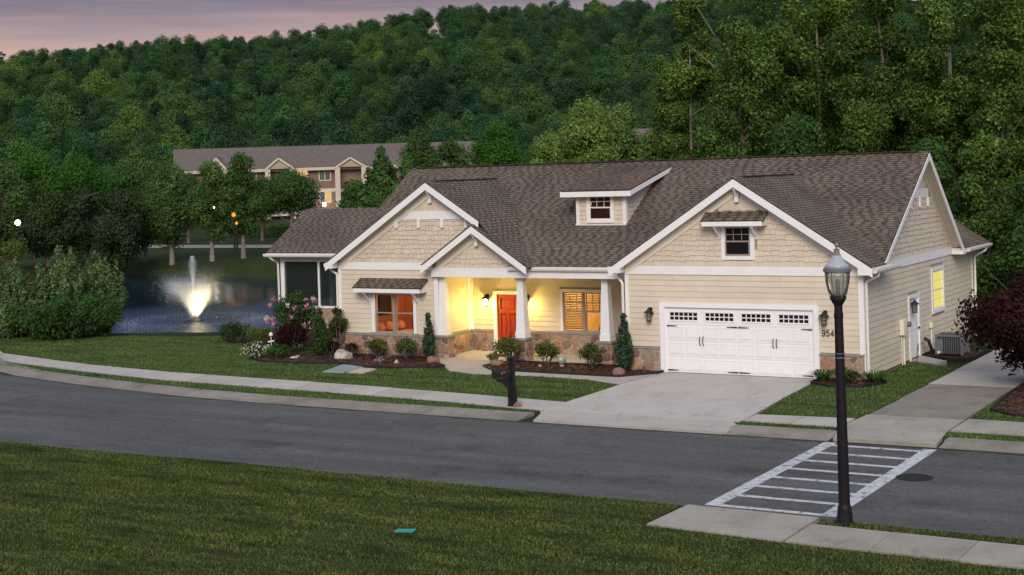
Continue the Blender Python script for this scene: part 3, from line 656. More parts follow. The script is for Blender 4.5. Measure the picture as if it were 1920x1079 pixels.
def shakes(parent, plane, inside, z0, z1, a0, a1, axis='y', h=.165, mat='shake', single=True, w0=.13, w1=.30, sub=None):
    """uneven butt shingles clipped to region test inside(a,z)"""
    mb = MB(); nrow = int(math.ceil((z1-z0)/h)); cnt = 0
    for r in range(nrow):
        za = z0+r*h; zb = min(za+h*1.02, z1+.0)
        a = a0 - random.uniform(0, .2)
        while a < a1:
            w = random.uniform(w0, w1); b = a+w; lo = za - random.choice([0, 0, .02, .035]) if r else za
            mid = (a+b)/2
            if inside(a+.02, zb-.01) or inside(b-.02, zb-.01) or inside(mid, za+.03):
                aa, bb = max(a, a0), min(b, a1)
                if bb-aa > .03:
                    t = .028+random.uniform(0, .01)
                    if single:
                        o = link('shake', wedge_unit(mat, axis), parent); cnt += 1
                        if axis == 'y': o.location = ((aa+bb)/2, plane, (lo+zb)/2); o.scale = (bb-aa-.006, t, zb-lo)
                        else: o.location = (plane, (aa+bb)/2, (lo+zb)/2); o.scale = (t, bb-aa-.010, zb-lo)
                    else:
                        g_ = .005
                        if axis == 'y':
                            mb.add([(aa+g_, plane, lo), (bb-g_, plane, lo), (bb-g_, plane, zb), (aa+g_, plane, zb), (aa+g_, plane-t, lo), (bb-g_, plane-t, lo), (bb-g_, plane-t*.25, zb), (aa+g_, plane-t*.25, zb)],
                                   [(4, 5, 6, 7), (0, 1, 5, 4), (1, 2, 6, 5), (2, 3, 7, 6), (3, 0, 4, 7)])
                        else:
                            mb.add([(plane, aa+g_, lo), (plane, bb-g_, lo), (plane, bb-g_, zb), (plane, aa+g_, zb), (plane+t, aa+g_, lo), (plane+t, bb-g_, lo), (plane+t*.25, bb-g_, zb), (plane+t*.25, aa+g_, zb)],
                                   [(4, 5, 6, 7), (0, 1, 5, 4), (1, 2, 6, 5), (2, 3, 7, 6), (3, 0, 4, 7)])
            a = b
    if not single and mb.v: mb.obj('shakes', sub or mat, parent, kind='stuff')
    return cnt
def shake_island(name):
    m, nt, b = newmat(name); g = N(nt, 'ShaderNodeNewGeometry')
    r = ramp(nt, g.outputs['Random Per Island'], [(0, (.55, .475, .37)), (1, (.655, .565, .445))]); lk(nt, r.outputs[0], b.inputs['Base Color']); b.inputs['Roughness'].default_value = .6
    return m
MT['shake_i'] = shake_island('shake paint mixed')
def roof_plane(name, p0, ud, vd, poly, parent, expo=.128, mat='shingle', base=True):
    """p0 origin at eave, ud along eave, vd up the slope (unit); poly convex in (u,v)"""
    p0 = np.array(p0, float); ud = np.array(ud, float); ud /= np.linalg.norm(ud); vd = np.array(vd, float); vd /= np.linalg.norm(vd)
    n_ = np.cross(ud, vd)
    if n_[2] < 0: n_ = -n_
    us = [q[0] for q in poly]; vs_ = [q[1] for q in poly]
    # decking (thin slab under the shingles)
    dk = MB().prism([p0+ud*a+vd*b-n_*.055 for a, b in poly], n_*.045)
    deck = dk.obj(name, 'ridge', parent)
    mb = MB(); dark_f = []; v = min(vs_); row = 0
    # convex clip helper
    P_ = np.array(poly); area = sum(P_[i][0]*P_[(i+1) % len(P_)][1]-P_[(i+1) % len(P_)][0]*P_[i][1] for i in range(len(P_)))
    edges = []
    for i in range(len(P_)):
        a, b = P_[i], P_[(i+1) % len(P_)]; d = b-a; nn = np.array([d[1], -d[0]])*(1 if area > 0 else -1); edges.append((nn[0], nn[1], nn@a))
    while v < max(vs_)-.01:
        u = min(us)-random.uniform(0, .3); tall = False
        while u < max(us):
            tall = not tall; w = random.uniform(.14, .28) if tall else random.uniform(.09, .18)
            rect = [(u+.004, v), (u+w-.004, v), (u+w-.004, v+expo+.012), (u+.004, v+expo+.012)]
            if not tall: rect[0] = (rect[0][0], v+.012); rect[1] = (rect[1][0], v+.012)
            for a, b, c in edges:
                rect = clip(rect, a, b, c)
                if len(rect) < 3: break
            if len(rect) >= 3:
                t0 = .024 if tall else .012
                top = []
                for (a, b) in rect:
                    k = (b-v)/expo; top.append(p0+ud*a+vd*b+n_*(t0*(1-k)+.002))
                bot = [p0+ud*a+vd*b-n_*.012 for a, b in rect]
                m_ = len(rect); f0_ = len(mb.f); mb.add(top+bot, [tuple(range(m_))]+[(i, (i+1) % m_, (i+1) % m_+m_, i+m_) for i in range(m_) if abs(rect[i][1]-v) < .03 or abs(rect[(i+1) % m_][1]-v) < .03])
                dark_f += [0 if tall else 1]*(len(mb.f)-f0_)
            u += w
        v += expo; row += 1
    so_ = mb.obj('shingles', [mat, 'shingle_dark'], deck, kind='stuff')
    so_.data.polygons.foreach_set('material_index', dark_f)
    return deck
def part(name, mat, m, parent=None, **k): return m.obj(name, mat, parent or H, **k)

# ---- walls -----------------------------------------------------------
# garage front (Y=0), door hole X -6.5..-1.53, z 0..2.10
gw = part('garage_wall', 'sheath', MB().box(-7.85, -6.5, .0, .15, GB, TB1).box(-1.53, 0, 0, .15, GB, TB1).box(-6.5, -1.53, 0, .15, 2.10, TB1))
siding(gw, 0, -7.75, -.12, ST+.03, TB0, [(-6.66, -1.36, 0, 2.25)])
# side wall X=0
sw_ = part('side_wall', 'sheath', MB().box(-.15, -.001, .15, 13.3, -.3, TB1+.0).prism([(-.15, .85, TB1), (-.15, 10.5, TB1), (-.15, 6.35, 6.72)], (.149, 0, 0)))
siding(sw_, 0, .12, 13.15, .08, TB0, [(4.66, 5.92, 0, 2.14), (7.5, 9.15, 1.26, 2.86)], axis='x')
# left wing front (Y=.8)
lw = part('wing_wall', 'sheath', MB().box(-20.1, -18.5, .8, .95, GB, TB1).box(-16.78, -15.8, .8, .95, GB, TB1).box(-18.5, -16.78, .8, .95, GB, .86).box(-18.5, -16.78, .8, .95, 2.28, TB1).box(-20.1, -19.95, .95, 12, GB, TB1))
siding(lw, .8, -20.0, -15.86, ST+.03, TB0, [(-18.65, -16.65, .72, 2.36)])
# porch back wall (Y=3), door hole -14.62..-13.72, window -11.85..-10.16
pw = part('porch_wall', 'sheath', MB().box(-15.8, -14.62, 3, 3.15, GB, 3.3).box(-13.72, -11.85, 3, 3.15, GB, 3.3).box(-10.16, -7.85, 3, 3.15, GB, 3.3).box(-14.62, -13.72, 3, 3.15, 2.12, 3.3).box(-11.85, -10.16, 3, 3.15, GB, .80).box(-11.85, -10.16, 3, 3.15, 2.22, 3.3).box(-7.85, -7.70, .15, 3.15, GB, 3.3))
siding(pw, 3, -15.7, -7.86, ST+.03, 2.95, [(-14.75, -13.6, 0, 2.24), (-11.98, -10.04, .62, 2.36)])
# porch left wall (X=-15.8)
plw = part('porch_side_wall', 'sheath', MB().box(-15.95, -15.8, .95, 3, GB, 3.3))
siding(plw, -15.8, 1.28, 2.86, ST+.03, 2.95, axis='x')
part('porch_ceiling', 'cream', MB().box(-15.8, -7.86, .98, 2.995, 2.955, 3.0))
# back and far walls, attic floor that keep the inside dark
part('rear_wall', 'siding', MB().box(-20.1, -.15, 12, 12.15, GB, TB1).box(-8, -.15, 13.15, 13.3, GB, TB1))
# stone base -----------------------------------------------------------
sb_ = part('stone_base', 'mortar', MB().box(-7.84, -6.66, -.09, -.001, GB, ST-.04).box(-1.36, -.02, -.09, -.001, GB, ST-.04).box(-20.09, -15.81, .70, .799, GB, ST-.04)
           .box(-15.79, -14.76, 2.91, 2.999, GB, ST-.04).box(-13.58, -7.87, 2.91, 2.999, GB, ST-.04).box(-15.799, -15.71, .96, 2.905, GB, ST-.04))
sd_ = 100
for (o_, u, n_, w, hh, sz) in (((-7.84, -.09, 0), (1, 0, 0), (0, -1, 0), 1.17, .73, .30), ((-1.35, -.09, 0), (1, 0, 0), (0, -1, 0), 1.32, .73, .34), ((-20.09, .70, 0), (1, 0, 0), (0, -1, 0), 4.26, .73, .27),
                              ((-15.69, 2.91, .03), (1, 0, 0), (0, -1, 0), .92, .70, .25), ((-13.57, 2.91, .03), (1, 0, 0), (0, -1, 0), 5.7, .70, .27), ((-15.71, .96, .03), (0, 1, 0), (1, 0, 0), 1.93, .70, .28)):
    stone_face(sb_, o_, u, n_, w, hh, sz, sd_); sd_ += 7
for (x0, x1, y) in ((-7.84, -6.67, -.13), (-1.35, -.02, -.13), (-20.1, -15.82, .66), (-15.68, -14.77, 2.87), (-13.57, -7.88, 2.87)):
    boxpart('stone_ledge', x0, x1, y, y+.11, ST-.04, ST+.012, 'flag', H)
boxpart('stone_ledge', -15.79, -15.67, .97, 2.86, ST-.04, ST+.012, 'flag', H)
part('foundation', 'sideback', MB().box(.0005, .012, .1, 13.2, -.25, .078))
# ---- trim bands and corner boards ------------------------------------
def tb(x0, x1, y0, y1, z0, z1, name='trim_board', mat='trim'): return boxpart(name, x0, x1, y0, y1, z0, z1, mat, H)
tb(-7.86, .03, -.045, -.002, TB0, TB1); tb(.002, .045, .0, 10.55, TB0, TB1); tb(-20.12, -15.86, .755, .798, TB0, TB1)
tb(-7.87, -7.74, -.04, -.002, ST+.012, TB0-.002, 'corner_board'); tb(-.12, .032, -.04, -.002, ST+.012, TB0-.002, 'corner_board')
tb(.002, .04, .001, .12, .0, TB0-.002, 'corner_board'); tb(.002, .04, 13.16, 13.3, -.2, 3.2, 'corner_board')
tb(-20.13, -20.0, .757, .798, ST+.012, TB0-.002, 'corner_board'); tb(-15.87, -15.70, .757, .798, ST+.012, TB0-.002, 'corner_board'); tb(-15.798, -15.76, 1.14, 1.27, ST+.012, 2.95, 'corner_board')
tb(-15.798, -15.755, 2.86, 2.955, ST+.012, 2.95, 'corner_board'); tb(-15.755, -15.64, 2.957, 2.998, ST+.012, 2.95, 'corner_board')
# ---- gables ----------------------------------------------------------
GX, GZ_, GS = -3.87, 6.20, .640          # garage gable ridge
LX, LZ_, LS = -15.88, 6.33, .637         # left gable
PX_, PZ_, PS = -13.88, 4.78, .655        # porch gable
RY, RZ, S1, S2 = 6.35, 6.83, .615, .82   # main ridge
def gz(x): return GZ_-GS*abs(x-GX)
def lz(x): return LZ_-LS*abs(x-LX)
def pz(x): return PZ_-PS*abs(x-PX_)
def mz(y): return RZ-(S1*(RY-y) if y < RY else S2*(y-RY))
FR = .17                                  # frieze depth below the roof line on the wall
gg = part('garage_gable', 'sheath', MB().prism([(-7.85, 0.002, TB1), (0, 0.002, TB1), (0, 0.002, gz(0)-.07), (GX, 0.002, GZ_-.07), (-7.85, 0.002, gz(-7.85)-.07)], (0, .14, 0)))
n1 = shakes(gg, 0, lambda a, z: z < gz(a)-.24 and not (-4.55 < a < -3.27 and 3.6 < z < 4.78) and z < 5.16, TB1+.005, 5.16, -7.8, -.05)
for k in range(8):                        # board and batten peak
    x = GX-.66+k*.19
    zt = min(gz(x), gz(x+.18))-.26
    if zt > 5.2: boxpart('peak_panel', x, x+.18, -.018, 0, 5.16, zt, 'siding', gg); boxpart('batten', x+.165, x+.205, -.034, -.0185, 5.16, zt-.03, 'siding', gg)
lgw = part('wing_gable', 'sheath', MB().prism([(-20.1, .802, TB1), (-13.85, .802, TB1), (-13.85, .802, lz(-13.85)-.14), (LX, .802, LZ_-.07), (-20.1, .802, lz(-20.1)-.07)], (0, .14, 0)))
n2 = shakes(lgw, .8, lambda a, z: z < lz(a)-.24 and z < 4.96, TB1+.005, 4.96, -20.0, -13.9, single=False, sub='shake_i')
tb(-17.55, -14.25, .755, .798, 4.96, 5.26, 'band_board')
for x in (-17.42, -16.43, -15.42, -14.42): tb(x-.055, x+.055, .70, .768, 4.66, 4.958, 'dentil_block')
for k in range(16):
    x = LX-1.62+k*.21; zt = min(lz(x), lz(x+.2))-.26
    if zt > 5.32: boxpart('peak_panel', x, x+.2, .782, .799, 5.262, zt, 'siding', lgw); boxpart('batten', x+.185, x+.225, .765, .7815, 5.262, zt-.03, 'siding', lgw)
pg = part('porch_gable', 'sheath', MB().prism([(-15.9, .65, 3.24), (-11.8, .65, 3.24), (-11.8, .65, pz(-11.8)-.05), (PX_, .65, PZ_-.07), (-15.9, .65, pz(-15.9)-.05)], (0, .14, 0)))
n3 = shakes(pg, .648, lambda a, z: z < pz(a)-.22, 3.255, 4.6, -15.7, -12.0, single=n1 < 240)
def sgz(y): return mz(y)
sg_n = shakes(sw_, 0, lambda a, z: z < mz(a)-.22 and z < 5.28, TB1+.005, 5.28, .9, 10.3, axis='x', single=False, sub='shake_i')
tb(.002, .045, RY-1.35, RY+1.05, 5.28, 5.58, 'band_board')
for y in (RY-1.15, RY-.1, RY+.9): tb(.035, .10, y-.05, y+.05, 4.98, 5.278, 'dentil_block')
for k in range(9):
    y = RY-1.0+k*.21; zt = min(mz(y), mz(y+.2))-.28
    if zt > 5.64: boxpart('peak_panel', .001, .02, y, y+.2, 5.582, zt, 'siding', sw_)
# ---- roof planes -----------------------------------------------------
def unit(v): v = np.array(v, float); return v/np.linalg.norm(v)
c1 = math.sqrt(1+S1*S1); c2 = math.sqrt(1+S2*S2); cg = math.sqrt(1+GS*GS); cl = math.sqrt(1+LS*LS); cp = math.sqrt(1+PS*PS)
XR0, XR1 = -20.45, .40
ye = .62
ym = 1.04
roof_plane('main_roof', (XR0, ym, mz(ym)), (1, 0, 0), (0, 1, S1), [(0, 0), (XR1-XR0, 0), (XR1-XR0, (RY-ym)*c1), (0, (RY-ym)*c1)], H)
roof_plane('main_roof', (-12.7, ye, mz(ye)), (1, 0, 0), (0, 1, S1), [(0, 0), (4.75, 0), (4.75, (ym-ye)*c1), (0, (ym-ye)*c1)], H)
roof_plane('rear_roof', (XR0, 10.6, mz(10.6)), (1, 0, 0), (0, -1, S2), [(0, 0), (XR1-XR0, 0), (XR1-XR0, (10.6-RY)*c2), (0, (10.6-RY)*c2)], H, expo=.3)
gy0 = -.37
yv = RY-(RZ-GZ_)/S1                       # where the garage ridge dies into the main roof
def ymain(z): return RY-(RZ-z)/S1
wE = (gz(GX)-3.42)/GS
# right slope of the garage gable: u runs along +Y from the front
zr = GZ_-GS*(XR1+.02-GX)
roof_plane('garage_roof', (XR1+.04, gy0, GZ_-GS*(XR1+.04-GX)), (0, 1, 0), (-1, 0, GS), [(0, 0), (ymain(zr)-gy0+.25, 0), (yv-gy0+.05, (XR1+.04-GX)*cg), (0, (XR1+.04-GX)*cg)], H)
xl_ = -8.28
roof_plane('garage_roof', (xl_, gy0, GZ_-GS*(GX-xl_)), (0, 1, 0), (1, 0, GS), [(0, 0), (ymain(3.4)-gy0+.2, 0), (yv-gy0+.05, (GX-xl_)*cg), (0, (GX-xl_)*cg)], H)
ly0 = .42; yvl = ymain(LZ_)
xl_ = -20.46
roof_plane('wing_roof', (xl_, ly0, lz(xl_)), (0, 1, 0), (1, 0, LS), [(0, 0), (ymain(3.42)-ly0+.2, 0), (yvl-ly0+.05, (LX-xl_)*cl), (0, (LX-xl_)*cl)], H)
# right slope: upper part, short steeper kick, then the porch slope carried back
xa, xb, xc = -13.72, -13.25, -11.62
za, zb_ = lz(xa), pz(xb)
roof_plane('wing_roof', (xa, ly0, za), (0, 1, 0), (-1, 0, LS), [(0, 0), (ymain(za)-ly0+.1, 0), (yvl-ly0+.05, (xa-LX)*cl), (0, (xa-LX)*cl)], H)
sk = (za-zb_)/(xb-xa); ck = math.sqrt(1+sk*sk)
roof_plane('porch_roof', (xb, ly0+.02, zb_), (0, 1, 0), (-1, 0, sk), [(0, 0), (ymain(zb_)-ly0+.1, 0), (ymain(za)-ly0+.1, (xb-xa)*ck), (0, (xb-xa)*ck)], H)
py0 = .22
roof_plane('porch_roof', (xc, py0, pz(xc)), (0, 1, 0), (-1, 0, PS), [(0, 0), (ymain(pz(xc))-py0+.12, 0), (ymain(zb_)-py0+.12, (xc-xb)*cp), (0, (xc-xb)*cp)], H)
roof_plane('porch_roof', (xc, py0, pz(xc)), (0, 1, 0), (-1, 0, PS), [(0, (xc-xb)*cp), (.235, (xc-xb)*cp), (.225, (xc-PX_)*cp), (0, (xc-PX_)*cp)], H)
xpl = -16.06
roof_plane('porch_roof', (xpl, py0, pz(xpl)), (0, 1, 0), (1, 0, PS), [(0, 0), (.55, 0), (.55, (PX_-xpl)*cp), (0, (PX_-xpl)*cp)], H)
# ridge caps
def cap(p, q, w=.15): part('ridge_cap', 'ridge', MB().bar(p, q, w, .03))
cap((XR0+.2, RY, RZ+.012), (XR1-.35, RY, RZ+.012), .26); cap((GX, .3, GZ_+.012), (GX, yv-.4, GZ_+.012), .2); cap((LX, 1.0, LZ_+.012), (LX, yvl-.3, LZ_+.012), .2)
# ---- rakes, soffits, fascia -----------------------------------------
def rake(xa_, za_, xb_, zb__, yf, yw, w=.21):
    """fascia board at y=yf, soffit back to the wall yw, frieze on the wall; line a (low) -> b (high)"""
    d = unit((xb_-xa_, 0, zb__-za_)); dn = np.array([d[2], 0, -d[0]]) if d[0] > 0 else np.array([-d[2], 0, d[0]])
    a = np.array((xa_, 0, za_)); b = np.array((xb_, 0, zb__)); up = np.array((0, 0, 1.)); kv = w/abs(d[0])
    m = MB().prism([a-up*.06+np.array((0, yf-.025, 0)), b-up*.06+np.array((0, yf-.025, 0)), b-up*(.06+kv)+np.array((0, yf-.025, 0)), a-up*(.06+kv)+np.array((0, yf-.025, 0))], (0, .03, 0))
    part('rake_fascia', 'trim', m)
    m = MB().prism([a-up*(.08)+np.array((0, yf+.006, 0)), b-up*(.08)+np.array((0, yf+.006, 0)), b-up*.115+np.array((0, yf+.006, 0)), a-up*.115+np.array((0, yf+.006, 0))], (0, yw-yf-.008, 0))
    part('soffit', 'cream', m)
    a = a+d*.52
    m = MB().prism([a-up*.12+np.array((0, yw-.062, 0)), b-up*.12+np.array((0, yw-.062, 0)), b-up*(.12+.42)+np.array((0, yw-.062, 0)), a-up*(.12+.42)+np.array((0, yw-.062, 0))], (0, .06, 0))
    part('frieze_board', 'cream', m)
rake(-8.28, gz(-8.28), GX, GZ_, gy0, 0); rake(XR1+.04, gz(XR1+.04), GX, GZ_, gy0, 0)
rake(-20.46, lz(-20.46), LX, LZ_, ly0, .8); rake(-13.70, lz(-13.70), LX, LZ_, ly0, .8)
rake(xpl, pz(xpl), PX_, PZ_, py0, .65, .2); rake(xc-.1, pz(xc-.1), PX_, PZ_, py0, .65, .2)
def rake_x(ya, za_, yb, zb__, xf, xw, w=.2, mat='trim'):
    up = np.array((0, 0, 1.)); a = np.array((0, ya, za_)); b = np.array((0, yb, zb__)); kv = w*math.sqrt(1+((zb__-za_)/(yb-ya))**2)
    def sh(x, t): return [a+np.array((x, 0, 0))-up*t, b+np.array((x, 0, 0))-up*t]
    p = sh(xf-.005, .06); q = sh(xf-.005, .06+kv)
    part('rake_fascia', mat, MB().prism([p[0], p[1], q[1], q[0]], (.03, 0, 0)))
    p = sh(xw+.002, .08); q = sh(xw+.002, .115); part('soffit', 'cream', MB().prism([p[0], p[1], q[1], q[0]], (xf-xw-.01, 0, 0)))
    p = sh(xw+.001, .12); q = sh(xw+.001, .30); part('frieze_board', 'cream', MB().prism([p[0], p[1], q[1], q[0]], (.036, 0, 0)))
rake_x(ymain(3.55), 3.55, RY, RZ, XR1, 0, .14); rake_x(10.42, mz(10.42), RY, RZ, XR1, 0)
rake_x(ymain(3.6), 3.6, RY, RZ, XR0+.03, -20.1, .2)
# eave returns (boxed ends)
for (x0, x1, y0, y1, z0, z1) in ((-.0, .44, gy0-.02, -.046, 3.20, 3.40), (-8.3, -7.87, gy0-.02, -.046, 3.20, 3.40), (-20.47, -20.125, ly0-.02, .75, 3.20, 3.40), (-16.07, -15.82, py0-.02, .64, 3.2, 3.36), (.046, .43, 10.3, 10.75, 3.14, 3.36)):
    tb(x0, x1, y0, y1, z0, z1, 'eave_return')
# eave boards along Y
tb(.41, .44, gy0+.02, 1.6, 3.22, 3.42, 'fascia_board'); tb(.046, .405, gy0+.02, 2.0, 3.21, 3.235, 'soffit', 'cream')
tb(-20.46, -20.43, ly0+.02, 9.0, 3.22, 3.40, 'fascia_board')
# peak knee brackets
def bracket(x, y, z, d, hgt, axis='y', nm='peak_bracket'):
    m = MB()
    m.box(x-.06, x+.06, y-.15, y-.066, z-hgt-.06, z); m.box(x-.045, x+.045, y-d, y-.151, z-.10, z)
    m.prism([(x-.03, y-d+.02, z-.102), (x-.03, y-d+.09, z-.102), (x-.03, y-.152, z-hgt+.16), (x-.03, y-.152, z-hgt+.08)], (.06, 0, 0))
    part(nm, 'trim', m)
bracket(GX, -.002, GZ_-.30, .32, .42); bracket(LX, .798, LZ_-.30, .32, .42); bracket(PX_, .62, PZ_-.28, .36, .42)
# rear block: side eave roof
roof_plane('rear_block_roof', (.46, 10.62, 3.36), (0, 1, 0), (-1, 0, GS), [(0, 0), (3.55, 0), (3.55, 4.5*cg), (0, 4.5*cg)], H)
part('rear_block_soffit', 'cream', MB().box(.046, .44, 10.8, 14.1, 3.2, 3.225))
tb(.42, .445, 10.76, 14.15, 3.2, 3.36, 'fascia_board')
part('rear_rake', 'trim', MB().prism([(.46, 14.17, 3.34), (-4, 14.17, 3.34+4.46*GS), (-4, 14.17, 3.12+4.46*GS), (.46, 14.17, 3.12)], (0, .03, 0)))
# ---- gutters and downspouts -----------------------------------------
def gutter_x(x0, x1, y, z): part('gutter', 'gutter', MB().prism([(x0, y, z), (x0, y-.11, z+.0), (x0, y-.135, z+.06), (x0, y-.135, z+.125), (x0, y-.115, z+.125), (x0, y-.1, z+.03), (x0, y-.01, z+.03), (x0, y, z+.125)], (x1-x0, 0, 0)))
def gutter_y(y0, y1, x, z, s=1): part('gutter', 'gutter', MB().prism([(x, y0, z), (x+.11*s, y0, z), (x+.135*s, y0, z+.06), (x+.135*s, y0, z+.125), (x+.115*s, y0, z+.125), (x+.1*s, y0, z+.03), (x+.01*s, y0, z+.03), (x, y0, z+.125)], (0, y1-y0, 0)))
tb(-12.3, -8.3, .60, .63, 3.12, 3.3, 'fascia_board')
gutter_x(-12.62, -8.33, .598, 3.17); gutter_y(gy0, 2.15, .442, 3.26); gutter_y(10.7, 14.15, .447, 3.21); gutter_y(.5, 8.8, -20.462, 3.24, -1)
def spout(pts): part('downspout', 'gutter', MB().tube(pts, .045, 8))
spout([(.50, .05, 3.25), (.48, .06, 3.16), (.13, .06, 2.98), (.10, .06, 2.9), (.10, .06, .05)])
spout([(.50, 13.5, 3.2), (.48, 13.4, 3.1), (.14, 13.2, 2.9), (.12, 13.2, 2.8), (.12, 13.2, -.1)])
spout([(-8.4, .5, 3.16), (-8.3, .3, 3.04), (-8.0, -.08, 2.93), (-7.93, -.09, 2.85), (-7.93, -.09, .1), (-7.98, -.25, .05)])
spout([(-20.5, .7, 3.22), (-20.4, .72, 3.1), (-20.2, .76, 2.98), (-20.18, .76, 2.9), (-20.18, .74, 1.0), (-20.26, .6, .86), (-20.26, .6, .2)])
# ---- beam and columns ------------------------------------------------
part('porch_beam', 'trim', MB().box(-15.86, -7.9, .595, .99, 2.92, 3.252))
def column(x, half=.27, y=.97):
    c = part('column', 'trim', MB().add([(x+sx*w, y+sy*w, z) for z, w in ((1.04, .175), (2.82, .115)) for sx, sy in ((-1, -1), (1, -1), (1, 1), (-1, 1))], [(3, 2, 1, 0), (4, 5, 6, 7), (0, 1, 5, 4), (1, 2, 6, 5), (2, 3, 7, 6), (3, 0, 4, 7)]))
    part('column_base', 'trim', MB().box(x-.195, x+.195, y-.195, y+.195, .83, 1.04), c)
    part('capital', 'trim', MB().box(x-.14, x+.14, y-.14, y+.14, 2.82, 2.918), c)
    return c
for x in (-15.60, -12.36, -9.08): column(x)
for i, x in enumerate((-15.54, -12.36, -9.08)):
    h_ = .25
    p_ = part('pier', 'mortar', MB().box(x-h_, x+h_, .70, 1.22, GB, .76))
    part('pier_cap', 'flag', MB().box(x-h_-.05, x+h_+.05, .64, 1.28, .762, .828), p_)
    stone_face(p_, (x-h_, .70, 0), (1, 0, 0), (0, -1, 0), 2*h_, .74, .20, 300+i*9); stone_face(p_, (x+h_, .70, 0), (0, 1, 0), (1, 0, 0), .50, .74, .20, 340+i*9)
# ---- garage door -----------------------------------------------------
gd = part('garage_door', 'door_white', MB().box(-6.5, -1.53, .04, .08, .01, 2.1))
part('casing', 'trim', MB().box(-6.66, -6.5, -.06, .0, 0, 2.25).box(-1.53, -1.36, -.06, 0, 0, 2.25).box(-6.5, -1.53, -.06, 0, 2.1, 2.25).box(-6.5, -6.46, 0, .04, 0, 2.1).box(-1.57, -1.53, 0, .04, 0, 2.1).box(-6.46, -1.57, 0, .04, 2.06, 2.1), gd)
DW0, DW1 = -6.46, -1.57; dw = DW1-DW0
for s in range(4):                        # four sections
    z0, z1 = .02+s*.51, .02+s*.51+.504
    boxpart('door_section', DW0, DW1, .022, .04, z0, z1, 'door_white', gd)
    if s < 3:
        for k in range(8):
            x0 = DW0+.10+k*(dw-.14)/8; x1 = x0+(dw-.14)/8-.13
            boxpart('raised_panel', x0, x1, .0095, .022, z0+.10, z1-.10, 'door_white', gd)
            part('panel_bead', 'door_white', MB().frame(x0-.03, x1+.03, z0+.07, z1-.07, .018, .010, .0225), gd)
z0 = .02+3*.51
for k in range(4):
    wx0 = DW0+.13+k*dw/4; wx1 = wx0+dw/4-.26
    part('window_insert', 'door_white', MB().frame(wx0-.03, wx1+.03, z0+.10, z0+.42, .03, .0, .022), gd)
    for i in range(6):
        for j in range(2):
            pw_ = (wx1-wx0)/6; ph = .26/2
            boxpart('pane', wx0+i*pw_+.016, wx0+(i+1)*pw_-.016, .017, .0205, z0+.13+j*ph+.016, z0+.13+(j+1)*ph-.016, 'glass_dark', gd)
def strap(x0, z, dr):
    m = MB(); L = .36
    m.prism([(x0, -.004, z-.022), (x0+dr*L*.9, -.004, z-.010), (x0+dr*L, -.004, z), (x0+dr*L*.9, -.004, z+.010), (x0, -.004, z+.022)], (0, .014, 0)); m.obj('hinge_strap', 'black', gd)
for z in (.09, 1.50):
    strap(DW0+.03, z, 1); strap(DW1-.03, z, -1); strap((DW0+DW1)/2-.02, z, -1); strap((DW0+DW1)/2+.02, z, 1)
for xc_ in (DW0+dw*.25, DW0+dw*.75):
    for sx in (-.055, .055):
        MB().tube([(xc_+sx, .01, .90), (xc_+sx, -.05, .94), (xc_+sx, -.055, 1.04), (xc_+sx, -.05, 1.14), (xc_+sx, .01, 1.18)], .014, 6).obj('handle', 'black', gd)
# ---- windows ---------------------------------------------------------
def glass_mat():
    m = bpy.data.materials.new('clear glass'); m.use_nodes = True; nt = m.node_tree; nt.nodes.clear()
    o_ = N(nt, 'ShaderNodeOutputMaterial'); t = N(nt, 'ShaderNodeBsdfTransparent'); g = N(nt, 'ShaderNodeBsdfGlossy'); mx = N(nt, 'ShaderNodeMixShader')
    g.inputs['Roughness'].default_value = .03; t.inputs[0].default_value = (.93, .93, .93, 1)
    f = N(nt, 'ShaderNodeLayerWeight'); f.inputs[0].default_value = .5; pw2 = N(nt, 'ShaderNodeMath', operation='POWER'); pw2.inputs[1].default_value = 4; lk(nt, f.outputs['Facing'], pw2.inputs[0]); pm = N(nt, 'ShaderNodeMath', operation='MULTIPLY_ADD'); pm.inputs[1].default_value = .5; pm.inputs[2].default_value = .02; lk(nt, pw2.outputs[0], pm.inputs[0])
    lk(nt, pm.outputs[0], mx.inputs[0]); lk(nt, t.outputs[0], mx.inputs[1]); lk(nt, g.outputs[0], mx.inputs[2]); lk(nt, mx.outputs[0], o_.inputs[0]); return m
MT['glass'] = glass_mat()
def hung_sash(win, x0, x1, z0, z1, y, glass, fr='tanframe', grid=(0, 0), split=.5):
    """one double hung unit"""
    zm = z0+(z1-z0)*split
    MB().frame(x0, x1, zm, z1, .035, y-.02, y+.02).frame(x0, x1, z0, zm+.03, .04, y-.05, y-.021).obj('frame', fr, win)
    boxpart('pane', x0+.036, x1-.036, y-.002, y+.002, zm+.036, z1-.036, glass, win); boxpart('pane', x0+.041, x1-.041, y-.037, y-.033, z0+.041, zm-.011, glass, win)
    gx, gy = grid
    for i in range(1, gx): 
        x = x0+(x1-x0)*i/gx; boxpart('muntin', x-.012, x+.012, y-.016, y-.003, zm+.036, z1-.036, fr, win)
    for j in range(1, gy):
        z = zm+(z1-zm)*j/gy; boxpart('muntin', x0+.036, x1-.036, y-.0185, y-.0025, z-.012, z+.012, fr, win)
def casing(win, x0, x1, z0, z1, y, w=.11, mat='trim', d=.055): MB().frame(x0, x1, z0, z1, w, y-d, y-.002).obj('casing', mat, win)
def window(): return empty_part('window')
def empty_part(name):
    o = empty(name); o.parent = H; return o
# wing window
w1 = empty_part('window'); w1['label'] = 'double window glowing orange under the small shingled awning'
casing(w1, -18.64, -16.66, .73, 2.38, .8, .13)
MB().box(-17.70, -17.58, .74, .80, .86, 2.25).obj('mullion', 'tanframe', w1)
hung_sash(w1, -18.51, -17.70, .86, 2.25, .86, 'glass'); hung_sash(w1, -17.58, -16.79, .86, 2.25, .86, 'glass')
boxpart('sill', -18.68, -16.62, .70, .80, .80, .86, 'tanframe', w1)
